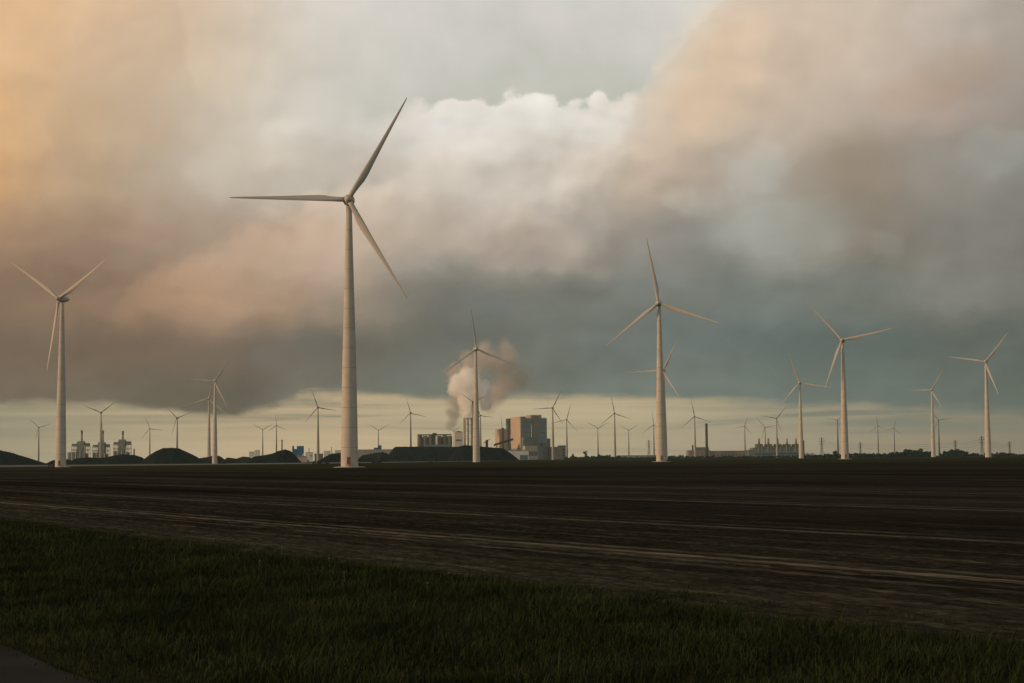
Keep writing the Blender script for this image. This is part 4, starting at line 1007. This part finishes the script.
# ------------------------------------------------------------------ smoke plume
def plume(name, blobs, D, dens, label, nscale, colr):
    P = []
    for x, y, r, dy in blobs:
        DD = D+dy*D/F; P.append((Vector((gx(x, DD), DD, hz(x, y, DD))), r*DD/F))
    o0 = P[0][0]
    bm = bmesh.new()
    for c, r in P: bmesh.ops.create_icosphere(bm, subdivisions=3, radius=r*1.22, matrix=Matrix.Translation(c-o0))
    me = bpy.data.meshes.new(name); bm.to_mesh(me); bm.free()
    o = link(name, me, None, o0); tag(o, label, 'smoke', kind='stuff')
    rm = o.modifiers.new('remesh', 'REMESH'); rm.mode = 'VOXEL'; rm.voxel_size = 4.0
    mt = bpy.data.materials.new(name+'_volume'); mt.use_nodes = True; nt = mt.node_tree; N = NT(nt)
    nt.nodes.remove(nt.nodes['Principled BSDF'])
    g = N.new('ShaderNodeTexCoord'); p = g.outputs['Object']
    w = N.vm('SUBTRACT', N.noise(p, nscale*.6, 4, .55, out='Color'), (.5, .5, .5))
    pw = N.vm('ADD', p, N.vm('SCALE', w, scale=34.0))
    acc = None
    for c, r in P:
        dd = N.m('DIVIDE', N.vm('DISTANCE', pw, tuple(c-o0)), r)
        v = N.m('SUBTRACT', 1.0, dd)
        acc = v if acc is None else N.m('SMOOTH_MAX', acc, v, 0.12)
    n = N.noise(p, nscale, 7, .6)
    f = N.m('ADD', acc, N.m('MULTIPLY', N.m('SUBTRACT', n, .5), 1.5))
    den = N.m('MULTIPLY', N.ss(f, 0.0, 0.55 if dens > 0.08 else 0.8), dens)
    pv = N.new('ShaderNodeVolumePrincipled'); pv.inputs['Color'].default_value = (*colr, 1); pv.inputs['Anisotropy'].default_value = 0.0
    N.put(pv.inputs['Density'], den); nt.links.new(pv.outputs['Volume'], nt.nodes['Material Output'].inputs['Volume'])
    me.materials.append(mt)
    return o
plume('steam_plume', [(468, 413, 7, 0), (466, 405, 11, 1), (468, 396, 15, 3), (460, 386, 14, 0), (470, 380, 15, 2), (481, 391, 14, 4), (486, 402, 11, 6)],
      4400, 0.10, 'bright billowing steam column rising from the flue tower', 0.044, (0.999, 0.997, 0.99))
plume('drifting_plume', [(476, 368, 15, 20), (492, 362, 18, 26), (508, 366, 19, 30), (523, 376, 15, 34), (506, 382, 18, 28), (491, 398, 14, 20), (488, 408, 9, 18), (466, 360, 12, 24), (484, 350, 13, 34), (505, 350, 13, 38), (456, 372, 13, 22), (470, 366, 15, 18), (498, 392, 15, 22)],
      4440, 0.034, 'soft brownish grey drift trailing off to the right of the steam column', 0.022, (0.80, 0.75, 0.71))
plume('grey_plume', [(452, 423, 8, 30), (453, 414, 11, 32), (456, 404, 12, 34), (460, 394, 11, 36)], 4480, 0.06, 'grey smoke rising behind the steam plume left of the flue tower', 0.03, (0.66, 0.66, 0.64))

# ------------------------------------------------------------------ air
hb = MB(); hb.box(-GX-200, GX+200, GY0-200, GY1+200, -1.0, 330.0)
hm = bpy.data.materials.new('haze_air'); hm.use_nodes = True; nt = hm.node_tree; nt.nodes.remove(nt.nodes['Principled BSDF'])
pv = nt.nodes.new('ShaderNodeVolumePrincipled'); pv.inputs['Color'].default_value = (0.62, 0.88, 0.95, 1); pv.inputs['Density'].default_value = 2.2e-5
pv.inputs['Anisotropy'].default_value = 0.0
nt.links.new(pv.outputs['Volume'], nt.nodes['Material Output'].inputs['Volume'])
ho = hb.build('haze', hm); ho['kind'] = 'stuff'

# ------------------------------------------------------------------ render
S.view_settings.view_transform = 'Standard'; S.view_settings.look = 'None'; S.view_settings.exposure = 0; S.view_settings.gamma = 1
S.render.engine = 'CYCLES'
cy = S.cycles
cy.use_denoising = True; cy.max_bounces = 24; cy.volume_bounces = 24; cy.volume_step_rate = 0.4; cy.volume_max_steps = 256
S.render.resolution_x = 1024; S.render.resolution_y = 683
